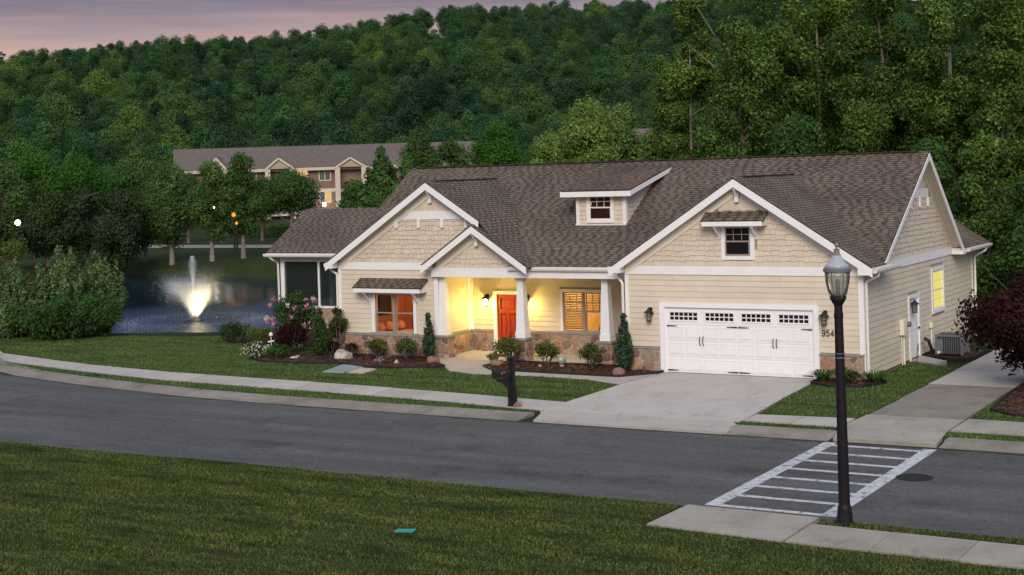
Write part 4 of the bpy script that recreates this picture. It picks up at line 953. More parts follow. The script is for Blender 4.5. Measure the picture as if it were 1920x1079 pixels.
# porch window
w2 = empty_part('window'); w2['label'] = 'double window with blinds at the back of the porch'
casing(w2, -11.97, -10.05, .74, 2.34, 3, .11)
MB().box(-11.07, -10.95, 2.94, 3.0, .85, 2.23).obj('mullion', 'tanframe', w2)
hung_sash(w2, -11.86, -11.07, .85, 2.23, 3.05, 'glass', 'tanframe', (3, 2)); hung_sash(w2, -10.95, -10.16, .85, 2.23, 3.05, 'glass', 'tanframe', (3, 2))
boxpart('sill', -11.99, -10.03, 2.90, 3.0, .80, .85, 'tanframe', w2)
bl = MB()
for k in range(22):
    z = .92+k*.06; bl.add([(-11.85, 3.12, z), (-11.08, 3.12, z), (-11.08, 3.14, z+.032), (-11.85, 3.14, z+.032)], [(0, 1, 2, 3)])
    if z > 1.55: bl.add([(-10.94, 3.12, z), (-10.17, 3.12, z), (-10.17, 3.13, z+.018), (-10.94, 3.13, z+.018)], [(0, 1, 2, 3)])
MT['blindslat'] = simple('wooden blind', (.16, .11, .06), .6)
bl.obj('blind', 'blindslat', w2, kind='stuff')
# garage gable window and its awning
w3 = empty_part('window'); w3['label'] = 'small dark window in the garage gable under an awning'
casing(w3, -4.46, -3.36, 3.62, 4.78, 0, .14)
hung_sash(w3, -4.32, -3.50, 3.76, 4.64, -.03, 'glass_dark', 'tanframe', (3, 2), .48)
# dormer
DX0, DX1, DY = -11.08, -9.16, 2.78
dz0 = mz(DY)
dz1 = 5.80
d_ = part('dormer', 'siding', MB().prism([(DX0, DY+.02, dz0-.1), (DX0, DY+.02, dz1), (DX0, 5.6, mz(5.6)), ], (DX1-DX0, 0, 0)))
def dzr(y): return 5.86+.22*(y-2.45)
shakes(d_, DY+.02, lambda a, z: not (-10.65 < a < -9.6 and z > 4.72), dz0+.03, dz1-.02, DX0+.08, DX1-.08, single=True)
for x in (DX0, DX1-.10): tb(x-.01, x+.11, DY-.025, DY+.0, dz0+.02, dz1, 'corner_board')
tb(DX1+.002, DX1+.03, DY-.025, DY+.11, dz0+.04, dz1, 'corner_board')
tb(DX0-.03, DX1+.03, DY-.06, DY+.0, dz0-.04, dz0+.02, 'flashing', 'cream')
ck_ = MB()
sn = shakes(d_, DX1, lambda a, z: mz(a)+.05 < z < dzr(a)-.14, 4.6, 6.6, DY+.12, 5.6, axis='x', single=False, sub='shake_i')
# cheek wall filling up to the dormer roof
part('cheek_wall', 'siding', MB().prism([(DX1-.12, DY+.03, dz0-.1), (DX1-.12, 5.9, mz(5.9)-.05), (DX1-.12, 5.9, dzr(5.9)-.08), (DX1-.12, DY+.03, dzr(DY)-.08)], (.118, 0, 0)), d_)
part('cheek_wall', 'siding', MB().prism([(DX0, DY+.03, dz0-.1), (DX0, 5.9, mz(5.9)-.05), (DX0, 5.9, dzr(5.9)-.08), (DX0, DY+.03, dzr(DY)-.08)], (.118, 0, 0)), d_)
cdm = math.sqrt(1+.22**2)
dr = roof_plane('dormer_roof', (-11.52, 2.45, dzr(2.45)), (1, 0, 0), (0, 1, .22), [(0, 0), (2.72, 0), (2.72, 3.75*cdm), (0, 3.75*cdm)], H)
tb(-11.54, -8.78, 2.43, 2.46, 5.62, 5.80, 'fascia_board'); part('soffit', 'cream', MB().box(-11.5, -8.82, 2.462, DY, 5.66, 5.69))
part('dormer_rake', 'trim', MB().prism([(-8.815, 2.44, dzr(2.44)-.05), (-8.815, 6.1, dzr(6.1)-.05), (-8.815, 6.1, dzr(6.1)-.19), (-8.815, 2.44, dzr(2.44)-.22)], (.03, 0, 0)), H)
part('dormer_rake', 'trim', MB().prism([(-11.54, 2.44, dzr(2.44)-.05), (-11.54, 6.1, dzr(6.1)-.05), (-11.54, 6.1, dzr(6.1)-.19), (-11.54, 2.44, dzr(2.44)-.22)], (.03, 0, 0)), H)
w4 = empty_part('window'); w4['label'] = 'small dark window in the roof dormer'
casing(w4, -10.66, -9.60, 4.70, 5.70, DY, .11)
MT['glass_brown'] = simple('brown window glass', (.030, .012, .010), .08, .2, spec=.5)
hung_sash(w4, -10.55, -9.71, 4.81, 5.66, DY+.01, 'glass_brown', 'cream', (3, 2), .48)
# side door and side window on X=0 : built in the yz plane
sdr = empty_part('side_door'); sdr['label'] = 'plain white side door'
MB().box(.002, .05, 4.68, 4.80, 0, 2.14).box(.002, .05, 5.80, 5.92, 0, 2.14).box(.002, .05, 4.80, 5.80, 2.03, 2.14).obj('casing', 'trim', sdr)
boxpart('door_slab', -.0, .012, 4.80, 5.80, .06, 2.03, 'door_white', sdr)
for (a, b, c, d) in ((4.9, 5.26, .2, .9), (5.34, 5.7, .2, .9), (4.9, 5.26, 1.0, 1.9), (5.34, 5.7, 1.0, 1.9)): boxpart('door_panel', .012, .018, a, b, c, d, 'door_white', sdr)
MB().lathe((.06, 5.72, .98), [(.02, 0), (.03, .02), (.03, .05), (.02, .07)], 8).obj('door_knob', 'black', sdr)
w5 = empty_part('window'); w5['label'] = 'tall bright yellow lit window on the side wall'
MB().frame(7.52, 9.12, 1.27, 2.85, .13, .002, .05, 'x').obj('casing', 'trim', w5)
MB().frame(7.65, 8.99, 1.40, 2.72, .05, .0, .03, 'x').box(.004, .026, 7.70, 8.94, 2.03, 2.08).obj('frame', 'cream', w5)
boxpart('lit_blind', -.004, .002, 7.70, 8.94, 1.45, 2.67, 'litblind', w5)
boxpart('pane', .010, .013, 7.70, 8.94, 1.45, 2.03, 'glass', w5); boxpart('pane', .010, .013, 7.70, 8.94, 2.08, 2.67, 'glass', w5)
for z in (1.74, 2.37): boxpart('muntin', .0135, .020, 7.70, 8.94, z-.008, z+.008, 'cream', w5)
# ---- awnings ---------------------------------------------------------
def awning(x0, x1, yw, z_hi, z_lo, proj, br_z):
    a = empty_part('awning')
    s = (z_hi-z_lo)/proj; c = math.sqrt(1+s*s)
    rp_ = roof_plane('awning_deck', (x0, yw-proj, z_lo), (1, 0, 0), (0, 1, s), [(0, 0), (x1-x0, 0), (x1-x0, proj*c), (0, proj*c)], a, expo=.14)
    MB().box(x0+.04, x1-.04, yw-proj+.0, yw-proj+.03, z_lo-.17, z_lo-.03).prism([(x0+.04, yw-proj+.031, z_lo-.17), (x0+.04, yw-.003, z_lo-.17), (x0+.04, yw-.003, z_hi-.07), (x0+.04, yw-proj+.031, z_lo-.06)], (.03, 0, 0)).prism([(x1-.07, yw-proj+.031, z_lo-.17), (x1-.07, yw-.003, z_lo-.17), (x1-.07, yw-.003, z_hi-.07), (x1-.07, yw-proj+.031, z_lo-.06)], (.03, 0, 0)).box(x0+.07, x1-.07, yw-proj+.031, yw-.004, z_lo-.16, z_lo-.14).obj('fascia', 'trim', a)
    for x in (x0+.42, x1-.42):
        y = yw-.0; m = MB(); zt = z_lo-.172
        m.box(x-.05, x+.05, y-.05, y-.003, zt-br_z, zt); m.box(x-.045, x+.045, y-proj+.08, y-.051, zt-.06, zt)
        m.prism([(x-.03, y-proj+.12, zt-.061), (x-.03, y-proj+.20, zt-.061), (x-.03, y-.052, zt-br_z+.12), (x-.03, y-.052, zt-br_z+.03)], (.06, 0, 0)); m.obj('bracket', 'trim', a)
    return a
awning(-4.95, -2.88, 0, 5.14, 4.86, .50, .42)
awning(-19.14, -16.14, .8, 2.83, 2.52, .52, .45)
# ---- front door ------------------------------------------------------
def wood_mat():
    m, nt, b = newmat('stained red wood')
    v = coord(nt, 'World', (1, 1, .12)); r = ramp(nt, noise(nt, v, 26, 5, .6), [(.3, (.20, .020, .008)), (.55, (.36, .040, .012)), (.75, (.46, .075, .022))])
    lk(nt, r.outputs[0], b.inputs['Base Color']); b.inputs['Roughness'].default_value = .35; return m
MT['wood'] = wood_mat()
fd = empty_part('front_door'); fd['label'] = 'stained red wooden front door'
MB().box(-14.75, -14.62, 2.93, 2.999, .1, 2.24).box(-13.72, -13.59, 2.93, 2.999, .1, 2.24).box(-14.62, -13.72, 2.93, 2.999, 2.12, 2.24).obj('casing', 'trim', fd)
boxpart('threshold', -14.70, -13.64, 2.84, 3.0, .036, .11, 'trim', fd)
boxpart('door_slab', -14.62, -13.72, 3.05, 3.09, .115, 2.115, 'wood', fd)
MB().box(-14.62, -14.48, 2.995, 3.05, .115, 2.115).box(-13.86, -13.72, 2.995, 3.05, .115, 2.115).box(-14.48, -13.86, 2.995, 3.05, 1.98, 2.115).box(-14.48, -13.86, 2.995, 3.05, 1.42, 1.56).box(-14.48, -13.86, 2.995, 3.05, .115, .36).box(-14.23, -14.11, 2.995, 3.05, .36, 1.42).obj('stile_and_rail', 'wood', fd)
for (a, b, c, d) in ((-14.42, -13.92, 1.62, 1.92), (-14.43, -14.28, .42, 1.36), (-14.06, -13.91, .42, 1.36)): boxpart('door_panel', a, b, 3.028, 3.05, c, d, 'wood', fd)
MB().tube([(-13.79, 3.0, 1.0), (-13.79, 2.95, 1.02), (-13.79, 2.95, 1.16), (-13.79, 3.0, 1.18)], .014, 6).obj('handle', 'black', fd)
# ---- wall lanterns ---------------------------------------------------
def lantern(x, y, z, lit=False, axis='y'):
    """z = top of the mount; body hangs in front"""
    L = empty_part('wall_lantern'); L.location = (x, y, z)
    if axis == 'x': L.rotation_euler = (0, 0, math.pi/2)
    cy_ = -.17; b0 = -.40
    m = MB().box(-.06, .06, -.03, -.002, -.24, .02).tube([(0, -.03, -.02), (0, -.12, .03), (0, cy_, -.02)], .013, 6)
    m.lathe((0, cy_, -.12), [(.16, -.02), (.155, 0), (.06, .06), (.05, .10), (.02, .12)], 12); m.obj('lantern_top', 'black', L)
    c = MB()
    for k in range(8):
        t = 2*math.pi*k/8; c.tube([(.093*math.cos(t), cy_+.093*math.sin(t), -.14), (.08*math.cos(t), cy_+.08*math.sin(t), b0)], .007, 4)
    c.lathe((0, cy_, b0), [(.085, -.02), (.085, 0), (.05, .004)], 12); c.lathe((0, cy_, -.26), [(.093, 0), (.093, .012), (.08, .012)], 12); c.obj('cage', 'black', L)
    if lit: MB().lathe((0, cy_, b0+.02), [(.03, 0), (.066, .03), (.07, .16), (.04, .22)], 12).obj('glowing_glass', 'bulbwarm', L)
    else: MB().lathe((0, cy_, b0+.01), [(.04, 0), (.07, .01), (.08, .24)], 12).obj('glass', 'frost', L)
    return L
MT['frost'] = simple('frosted glass', (.24, .23, .19), .25, .1, spec=.5)
lantern(-6.98, 0, 2.06); lantern(-1.16, 0, 2.08); lantern(.002, 5.0-.12, 2.0, axis='x')
PORCH_W = 66
for x in (-15.0, -13.30):
    L = lantern(x, 2.98, 2.10, True); L['label'] = 'glowing wall lantern beside the front door'
    pl = bpy.data.lights.new('porch_lamp', 'POINT'); pl.energy = PORCH_W; pl.color = (1, .71, .16); pl.shadow_soft_size = .08
    po = bpy.data.objects.new('porch_lamp', pl); COL.objects.link(po); po.parent = L; po.location = (0, -.30, -.36)
# house number 954
DIG = {'9': [[(.0, .03), (.03, .0), (.075, .0), (.105, .05), (.11, .12), (.10, .19), (.055, .215), (.01, .19), (.0, .145), (.02, .10), (.06, .085), (.10, .11)]],
       '5': [[(.10, .21), (.015, .21), (.01, .12), (.06, .135), (.10, .105), (.105, .055), (.07, .005), (.02, .0), (.0, .03)]],
       '4': [[(.085, .0), (.085, .21), (.0, .065), (.115, .065)]]}
for i, ch in enumerate('954'):
    m = MB(); DS = .82
    for st in DIG[ch]:
        for a, b in zip(st[:-1], st[1:]): m.bar((-1.275+i*.136+a[0]*DS, -.04, 1.33+a[1]*DS), (-1.275+i*.136+b[0]*DS, -.04, 1.33+b[1]*DS), .02, .022, up=(0, 1, 0))
    part('house_number', 'black', m)
# ---- utilities on the side wall -------------------------------------
mt_ = part('meter_box', 'cream', MB().box(.024, .16, 3.62, 3.96, .98, 1.46).box(.024, .12, 4.0, 4.26, 1.05, 1.40))
part('conduit', 'cream', MB().tube([(.07, 3.88, .98), (.07, 3.88, -.06)], .035, 8).tube([(.05, 3.72, .98), (.05, 3.72, -.06)], .018, 6), mt_)
part('meter_dial', 'metalgrey', MB().tube([(.10, 4.2, 1.28), (.22, 4.2, 1.28)], .09, 12), mt_)
part('vent_pipe', 'cream', MB().tube([(.07, 7.15, .0), (.07, 7.15, .92)], .03, 8).box(.03, .14, 7.06, 7.26, .86, 1.02))
# ---- screened porch on the left -------------------------------------
SX0, SX1, SY = -28.3, -20.15, 7.3
spw = part('screen_porch', 'mortar', MB().box(SX0, SX1, SY, SY+.2, -.9, .95))
stone_face(spw, (SX0, SY, -.55), (1, 0, 0), (0, -1, 0), SX1-SX0, 1.45, .42, 777)
part('porch_sill', 'trim', MB().box(SX0-.03, SX1, SY-.07, SY+.22, .96, 1.05), spw)
part('porch_post', 'trim', MB().box(SX0, SX0+.20, SY+.0, SY+.18, 1.052, 2.95), spw); part('porch_post', 'trim', MB().box(-26.27, -26.18, SY+.02, SY+.12, 1.052, 2.95), spw); part('porch_post', 'trim', MB().box(-23.8, -23.7, SY+.02, SY+.12, 1.052, 2.95), spw)
part('porch_post', 'trim', MB().box(SX0, SX0+.18, SY+3.4, SY+3.58, .3, 2.95), spw); part('porch_post', 'trim', MB().box(-26.2, -26.0, SY+3.9, SY+4.1, .3, 2.95), spw)
part('porch_header', 'trim', MB().box(SX0, SX1, SY, SY+.15, 2.952, 3.18).box(SX0, SX0+.15, SY+.15, 12, 2.952, 3.18), spw)
part('porch_deck', 'soil', MB().box(SX0+.2, SX1, SY+.2, 12, .2, .3), spw)
part('porch_backwall', 'sheath', MB().box(SX0+.2, SX1, 11.9, 12, -.9, 1.05), spw)
def screen_mat():
    m = bpy.data.materials.new('insect screen'); m.use_nodes = True; nt = m.node_tree; nt.nodes.clear()
    o_ = N(nt, 'ShaderNodeOutputMaterial'); t = N(nt, 'ShaderNodeBsdfTransparent'); d = N(nt, 'ShaderNodeBsdfDiffuse'); mx = N(nt, 'ShaderNodeMixShader'); d.inputs[0].default_value = (.03, .036, .038, 1)
    mx.inputs[0].default_value = .45; lk(nt, t.outputs[0], mx.inputs[1]); lk(nt, d.outputs[0], mx.inputs[2]); lk(nt, mx.outputs[0], o_.inputs[0]); return m
MT['screen'] = screen_mat()
for (a, b) in ((SX0+.2, -26.27), (-26.18, -23.8), (-23.7, SX1)): boxpart('insect_screen', a, b, SY+.06, SY+.065, 1.052, 2.95, 'screen', spw)
boxpart('insect_screen', SX0+.06, SX0+.065, SY+.2, 11.8, 1.052, 2.95, 'screen', spw)
ss = .62; cs = math.sqrt(1+ss*ss)
roof_plane('screen_porch_roof', (-28.72, 6.88, 3.36), (1, 0, 0), (0, 1, ss), [(0, 0), (8.3, 0), (8.3, 2.9*cs), (0.0, 2.9*cs)], spw)
roof_plane('screen_porch_roof', (-28.72, 12.6, 3.36), (1, 0, 0), (0, -1, ss), [(0, 0), (8.3, 0), (8.3, 2.82*cs), (0.0, 2.82*cs)], spw, expo=.3)
part('porch_gable_end', 'siding', MB().prism([(-28.25, 7.1, 3.2), (-28.25, 12.4, 3.2), (-28.25, 9.78, 4.95)], (.1, 0, 0)), spw)
part('porch_fascia', 'trim', MB().box(-28.72, -20.5, 6.86, 6.9, 3.16, 3.33), spw); part('porch_soffit', 'cream', MB().box(-28.7, -20.5, 6.902, 7.3, 3.185, 3.2), spw)
gutter_x(-28.78, -20.52, 6.858, 3.19); spout([(-28.5, 6.8, 3.18), (-28.4, 6.9, 3.05), (-28.35, 7.2, 2.9), (-28.35, 7.22, 1.0)])
# ---- rooms behind the lit windows -----------------------------------
MT['warmwall'] = simple('orange bedroom wall', (.52, .22, .08), .9, .08)
MT['goldwall'] = simple('gold dining wall', (.55, .38, .16), .9, .08)
MT['roomfloor'] = simple('room floor', (.25, .15, .08), .8)
MT['bedding'] = simple('bedding', (.55, .34, .20), .9, .12, 4); MT['curtain'] = simple('curtain', (.45, .22, .10), .9, .3, 9, vs=(1, 1, .05))
def room(x0, x1, y0, y1, mat, lamp, watts, col):
    m = MB(); t = .05
    m.box(x0, x1, y1, y1+t, .1, 2.7).box(x0-t, x0, y0, y1+t, .1, 2.7).box(x1, x1+t, y0, y1+t, .1, 2.7).box(x0, x1, y0, y1, 2.7, 2.75)
    r_ = part('room', mat, m); part('room_floor', 'roomfloor', MB().box(x0, x1, y0, y1, .05, .1), r_)
    l = bpy.data.lights.new('room_lamp', 'POINT'); l.energy = watts; l.color = col; l.shadow_soft_size = .15
    lo = bpy.data.objects.new('room_lamp', l); COL.objects.link(lo); lo.parent = r_; lo.location = lamp
    return r_
room(-19.9, -16.0, 1.0, 4.6, 'warmwall', (-17.4, 2.6, 2.2), 130, (1, .66, .38))
room(-12.6, -9.4, 3.2, 7.4, 'goldwall', (-10.9, 5.2, 2.2), 250, (1, .76, .42))
bedo = tag(empty('bed', (-18.7, 2.75, .1)), 'bed with orange pillows seen through the left window', 'bed')
MB().box(-1, 1.0, -.7, .9, .2, .55).obj('mattress', 'bedding', bedo); MB().box(-1.1, -1.0, -.8, 1.0, 0, 1.1).obj('headboard', 'roomfloor', bedo)
for sx_, sy_ in ((1.05, -.75), (1.05, .95)): MB().lathe((sx_, sy_, 0), [(.04, 0), (.05, .5), (.03, .6), (.055, .9), (.03, 1.2), (.045, 1.7), (.01, 1.8)], 8).obj('bedpost', 'black', bedo)
for i in range(3): MB().lathe((-.8+.12*i, -.4+.5*i, .55), [(.05, 0), (.24, .06), (.26, .16), (.2, .3), (.05, .38)], 10).obj('pillow', 'curtain', bedo, smooth=True)
pic = tag(empty('wall_picture', (-19.87, 3.25, 1.62), -math.pi/2), 'dark framed picture on the bedroom wall behind the left window', 'picture'); MB().box(-.42, .42, 0, .03, -.4, .4).obj('frame', 'black', pic); MB().box(-.34, .34, .031, .04, -.33, .33).obj('canvas', 'louvre', pic)
cur = MB()
for k in range(10): cur.tube([(-16.98+k*.02, 1.12+(k % 2)*.03, .75), (-16.98+k*.02, 1.12+(k % 2)*.03, 2.35)], .02, 6)
tag(cur.obj('curtain', 'curtain'), 'gathered brown curtain inside the left window', 'curtain')
ch = tag(empty('chandelier', (-10.25, 4.2, 2.0)), 'lit chandelier behind the right porch window', 'chandelier')
MB().tube([(0, 0, .7), (0, 0, .05)], .012, 6).tube([(-.25, 0, .08), (-.1, 0, -.06), (.1, 0, -.06), (.25, 0, .08)], .012, 6).obj('arm', 'black', ch)
for sx in (-.25, 0, .25): MB().lathe((sx, -.02, .06), [(.02, 0), (.05, .04), (.055, .1), (.03, .15)], 8).obj('shade', 'bulbwhite', ch)
cha = tag(empty('dining_chair', (-10.45, 3.6, .1)), 'round backed dining chair behind the right porch window', 'chair')
MB().box(-.22, .22, -.2, .22, .42, .46).obj('seat', 'roomfloor', cha)
MB().tube([(-.22, -.15, .46), (-.22, -.18, .8), (-.1, -.2, 1.0), (.1, -.2, 1.0), (.22, -.18, .8), (.22, -.15, .46)], .02, 6).obj('backrest', 'roomfloor', cha)
for sx in (-.2, .2):
    for sy in (-.18, .2): MB().tube([(sx, sy, .42), (sx*1.1, sy*1.1, 0)], .018, 6).obj('leg', 'roomfloor', cha)

# ------------------------------------------------------------------ things in the yard
# street lamp
LPX, LPY = 5.0, -17.15
sl_ = tag(empty('street_lamp', (LPX, LPY, 0)), 'tall black street lamp with clear acorn glass globe, unlit, beside the crosswalk', 'street lamp')
lean = -.0
MB().lathe((0, 0, 0), [(.17, 0), (.17, .03), (.15, .05), (.125, .30), (.115, .34), (.105, .36), (.100, 1.0), (.078, 3.75), (.085, 3.76), (.085, 3.84), (.075, 3.85), (.075, 3.98), (.125, 4.06), (.13, 4.10)], 20).obj('post', 'blackpost', sl_, smooth=False)
MB().lathe((0, 0, 3.02), [(.092, 0), (.092, .02)], 16).lathe((0, 0, 3.10), [(.09, 0), (.09, .015)], 16).obj('band', 'metalgrey', sl_)
MB().lathe((0, 0, 4.10), [(.135, -.02), (.15, 0), (.15, .05), (.09, .06)], 16).obj('globe_fitter', 'black', sl_)
def globe_mat():
    m = bpy.data.materials.new('prismatic lamp glass'); m.use_nodes = True; nt = m.node_tree; nt.nodes.clear()
    o_ = N(nt, 'ShaderNodeOutputMaterial'); t = N(nt, 'ShaderNodeBsdfTransparent'); g = N(nt, 'ShaderNodeBsdfGlossy'); d = N(nt, 'ShaderNodeBsdfDiffuse'); m1 = N(nt, 'ShaderNodeMixShader'); m2 = N(nt, 'ShaderNodeMixShader')
    t.inputs[0].default_value = (.82, .84, .80, 1); d.inputs[0].default_value = (.30, .30, .27, 1); g.inputs['Roughness'].default_value = .12
    m1.inputs[0].default_value = .34; lk(nt, t.outputs[0], m1.inputs[1]); lk(nt, d.outputs[0], m1.inputs[2])
    f = N(nt, 'ShaderNodeLayerWeight'); f.inputs[0].default_value = .25; lk(nt, f.outputs['Fresnel'], m2.inputs[0]); lk(nt, m1.outputs[0], m2.inputs[1]); lk(nt, g.outputs[0], m2.inputs[2]); lk(nt, m2.outputs[0], o_.inputs[0]); return m
MT['globe'] = globe_mat()
MB().lathe((0, 0, 4.12), [(.11, 0), (.15, .08), (.19, .20), (.222, .36), (.232, .48)], 24).obj('globe', 'globe', sl_, smooth=True)
MB().lathe((0, 0, 4.60), [(.235, -.01), (.255, 0), (.255, .05), (.24, .06)], 24).obj('globe_rim', 'rimmetal' if 'rimmetal' in MT else 'metalgrey', sl_)
MT['lampcap'] = simple('translucent lamp cap', (.33, .36, .40), .3, .1, 3, spec=.5)
MB().lathe((0, 0, 4.66), [(.235, 0), (.20, .06), (.14, .12), (.095, .19), (.075, .235)], 24).obj('lamp_cap', 'lampcap', sl_, smooth=True)
MT['finial'] = simple('tarnished brass', (.22, .17, .11), .5, .2)
MB().lathe((0, 0, 4.895), [(.07, 0), (.075, .01), (.055, .03), (.05, .10), (.06, .11), (.02, .125), (.02, .15), (.042, .18), (.03, .21), (.005, .225)], 14).obj('finial', 'finial', sl_)
for k in range(4):
    t = math.pi/4+k*math.pi/2; c_, s_ = math.cos(t), math.sin(t)
    MB().tube([(.24*c_, .24*s_, 4.6), (.232*c_, .232*s_, 4.42), (.19*c_, .19*s_, 4.24), (.15*c_, .15*s_, 4.12)], .009, 5).obj('cage_strap', 'metalgrey', sl_)
MB().lathe((0, 0, 4.13), [(.05, 0), (.05, .12), (.035, .14), (.05, .2), (.045, .3), (.01, .33)], 10).obj('bulb', 'frost', sl_)
MB().box(-.012, .012, -.10, -.094, .43, .46).obj('tag', 'leaf_lime', sl_)
# mailbox
mb_ = tag(empty('mailbox', (-7.7, -7.62, 0), 0), 'black post mailbox with small orange emblem in the kerb grass', 'mailbox')
MB().box(-.068, .068, -.068, .068, .5, 1.34).box(-.095, .095, -.095, .095, 0, .50).obj('post', 'blackpost', mb_)
MB().box(-.108, .108, -.108, .108, 0, .07).box(-.12, .12, -.12, .12, .48, .52).obj('post_sleeve', 'blackpost', mb_)
MB().box(-.095, .095, -.095, .095, 1.34, 1.38).add([(-.08, -.08, 1.38), (.08, -.08, 1.38), (.08, .08, 1.38), (-.08, .08, 1.38), (0, 0, 1.44)], [(0, 1, 4), (1, 2, 4), (2, 3, 4), (3, 0, 4)]).obj('post_cap', 'blackpost', mb_)
bx = MB(); prof = []
for k in range(9):
    t = math.pi*k/8; prof.append((.0, 0, 0))
cs_ = [(-.115, .83), (.115, .83)] + [(.115*math.cos(math.pi*k/8), .99+.10*math.sin(math.pi*k/8)) for k in range(9)]
bdir = np.array([-.75, -.66, 0]); bdir /= np.linalg.norm(bdir); bn = np.array([-bdir[1], bdir[0], 0])
bx.prism([bn*a+np.array([0, 0, z])+bdir*.06 for a, z in cs_], bdir*.46); bx.obj('box', 'blackpost', mb_)
MB().prism([bn*a*1.06+np.array([0, 0, .95+(z-.95)*1.05])+bdir*.525 for a, z in cs_], bdir*.03).obj('box_door', 'blackpost', mb_)
MB().prism([bdir*.1+np.array([0, 0, .80])-bn*.05, bdir*.48+np.array([0, 0, .80])-bn*.05, bdir*.44+np.array([0, 0, .72])-bn*.05, bdir*.32+np.array([0, 0, .69])-bn*.05, bdir*.2+np.array([0, 0, .58])-bn*.05, bdir*.1+np.array([0, 0, .48])-bn*.05], bn*.1).obj('support_arm', 'blackpost', mb_)
sd1 = bn if (bn@(CAM-np.array([-7.7, -7.6, 0]))) > 0 else -bn
em = MB()
for (a, b, z0_, z1_) in ((.19, .24, .985, 1.0), (.235, .25, .955, .985), (.265, .32, .975, .99), (.29, .305, .92, .975), (.31, .34, .935, .95)): em.prism([bdir*a+sd1*.119+np.array([0, 0, z0_]), bdir*b+sd1*.119+np.array([0, 0, z0_]), bdir*b+sd1*.119+np.array([0, 0, z1_]), bdir*a+sd1*.119+np.array([0, 0, z1_])], sd1*.004)
em.obj('emblem', 'red', mb_)
def rock(name, x, y, z, sx, sy, sz, mat, label, seed, cat='boulder'):
    r_ = np.random.default_rng(seed); bm = bmesh.new(); bmesh.ops.create_icosphere(bm, subdivisions=3, radius=1)
    ph = r_.uniform(0, 6.28, (6, 3)); dr_ = r_.normal(size=(6, 3)); dr_ /= np.linalg.norm(dr_, axis=1)[:, None]; fr = r_.uniform(1.5, 4.5, 6)
    for v in bm.verts:
        p = np.array(v.co); d = sum(math.sin(fr[i]*(p@dr_[i])+ph[i][0])*.11/(1+.3*i) for i in range(6))
        for i in range(3):
            e = p@dr_[i]
            if e > .62: p = p-dr_[i]*(e-.62)*.8
        p = p*(1+d); v.co = (p[0]*sx, p[1]*sy, max(p[2]*sz, -.3*sz))
    m = bpy.data.meshes.new(name); bm.to_mesh(m); bm.free(); m.materials.append(MT[mat])
    o = link(name, m); o.location = (x, y, z+.25*sz); o.rotation_euler = (0, 0, r_.uniform(0, 6.28)); return tag(o, label, cat)
rock('boulder', -18.95, -.55, .0, .42, .32, .36, 'rock', 'large white and grey boulder in the mulch by the stone wall corner', 3)
rock('boulder', -14.98, -.75, .0, .30, .24, .26, 'redrock', 'rounded reddish boulder at the end of the walk beside the slim juniper', 4)
rock('boulder', -7.65, -1.15, .0, .24, .18, .18, 'redrock', 'tan boulder in front of the juniper beside the driveway', 5)
rock('boulder', -12.55, -.45, 0, .26, .22, .18, 'redrock', 'flat reddish boulder at the tip of the porch flower bed', 6)
rock('stone', -16.35, -1.0, .03, .14, .1, .1, 'rock', 'small pale stone in front of the right wing shrub', 7, 'stone')
rock('stone', -23.1, 1.9, .03, .3, .18, .12, 'rock', 'flat pale stone left of the small dark red maple', 8, 'stone')
rock('stone', -20.9, -.9, .03, .32, .16, .08, 'rock', 'flat pale stone below the small dark red maple', 9, 'stone')
rock('stone', -10.95, -.35, .03, .08, .07, .07, 'rock', 'tiny white stone under the middle porch shrub', 10, 'stone')
rock('stone', -7.5, -7.72, .0, .12, .10, .12, 'redrock', 'small orange brown stone at the foot of the mailbox', 12, 'stone')
def flat(name, poly, z, t, mat, label, cat): return tag(MB().prism([(x, y, z-t) for x, y in poly], (0, 0, t)).obj(name, mat), label, cat)
q = lambda *ps: [tuple(at_z(px, py, .02)[:2]) for px, py in ps]
flat('utility_cover', q((604, 698), (644, 699.5), (682, 688), (644, 684)), .035, .1, 'bluegrey', 'blue grey rectangular utility cover set in the front lawn', 'utility cover')
flat('concrete_pad', q((650, 699), (680, 701), (706, 693), (678, 690)), .035, .1, 'stoneslab', 'pale stone pad beside the blue grey utility cover', 'stone pad')
flat('stepping_stone', q((698, 679), (713, 680), (722, 675), (706, 673.5)), .055, .06, 'flag', 'nearest grey stepping stone in the mulch below the orange window', 'stepping stone', )
flat('stepping_stone', q((707, 673), (726, 674), (737, 668), (722, 667)), .06, .06, 'flag', 'longer grey stepping stone leading to the stone wall', 'stepping stone')
flat('stepping_stone', q((711, 666), (722, 667), (730, 661.5), (719, 660)), .06, .06, 'flag', 'farthest grey stepping stone touching the stone wall', 'stepping stone')
flat('lawn_marker', q((740, 1001), (775, 1001), (781, 997), (745, 997)), .07, .03, 'teal', 'turquoise plastic strip lying on the near lawn', 'lawn marker')
MT['gball'] = simple('glass globe', (.30, .34, .27), .12, .1, spec=.6)
gb_ = tag(empty('garden_globe', (-10.3, -.05, .05)), 'shiny pale green garden globe on the porch bed mulch', 'garden ornament')
MB().lathe((0, 0, 0), [(.09, 0), (.07, .03), (.05, .05)], 14).obj('stand', 'stoneslab', gb_); MB().lathe((0, 0, .05), [(.02, 0)]+[(.15*math.sin(t), .15-.15*math.cos(t)) for t in np.linspace(.3, 3.0, 9)], 18).obj('ball', 'gball', gb_, smooth=True)
hose = MB().tube([(-17.9, .6, .55), (-17.92, .5, .3), (-17.85, .3, .1), (-17.4, -.1, .07), (-17.0, .2, .07), (-16.6, .15, .07), (-16.2, .4, .07)], .022, 6)
tag(hose.obj('hose', 'black', smooth=True), 'thin black hose lying on mulch under the orange window', 'hose')
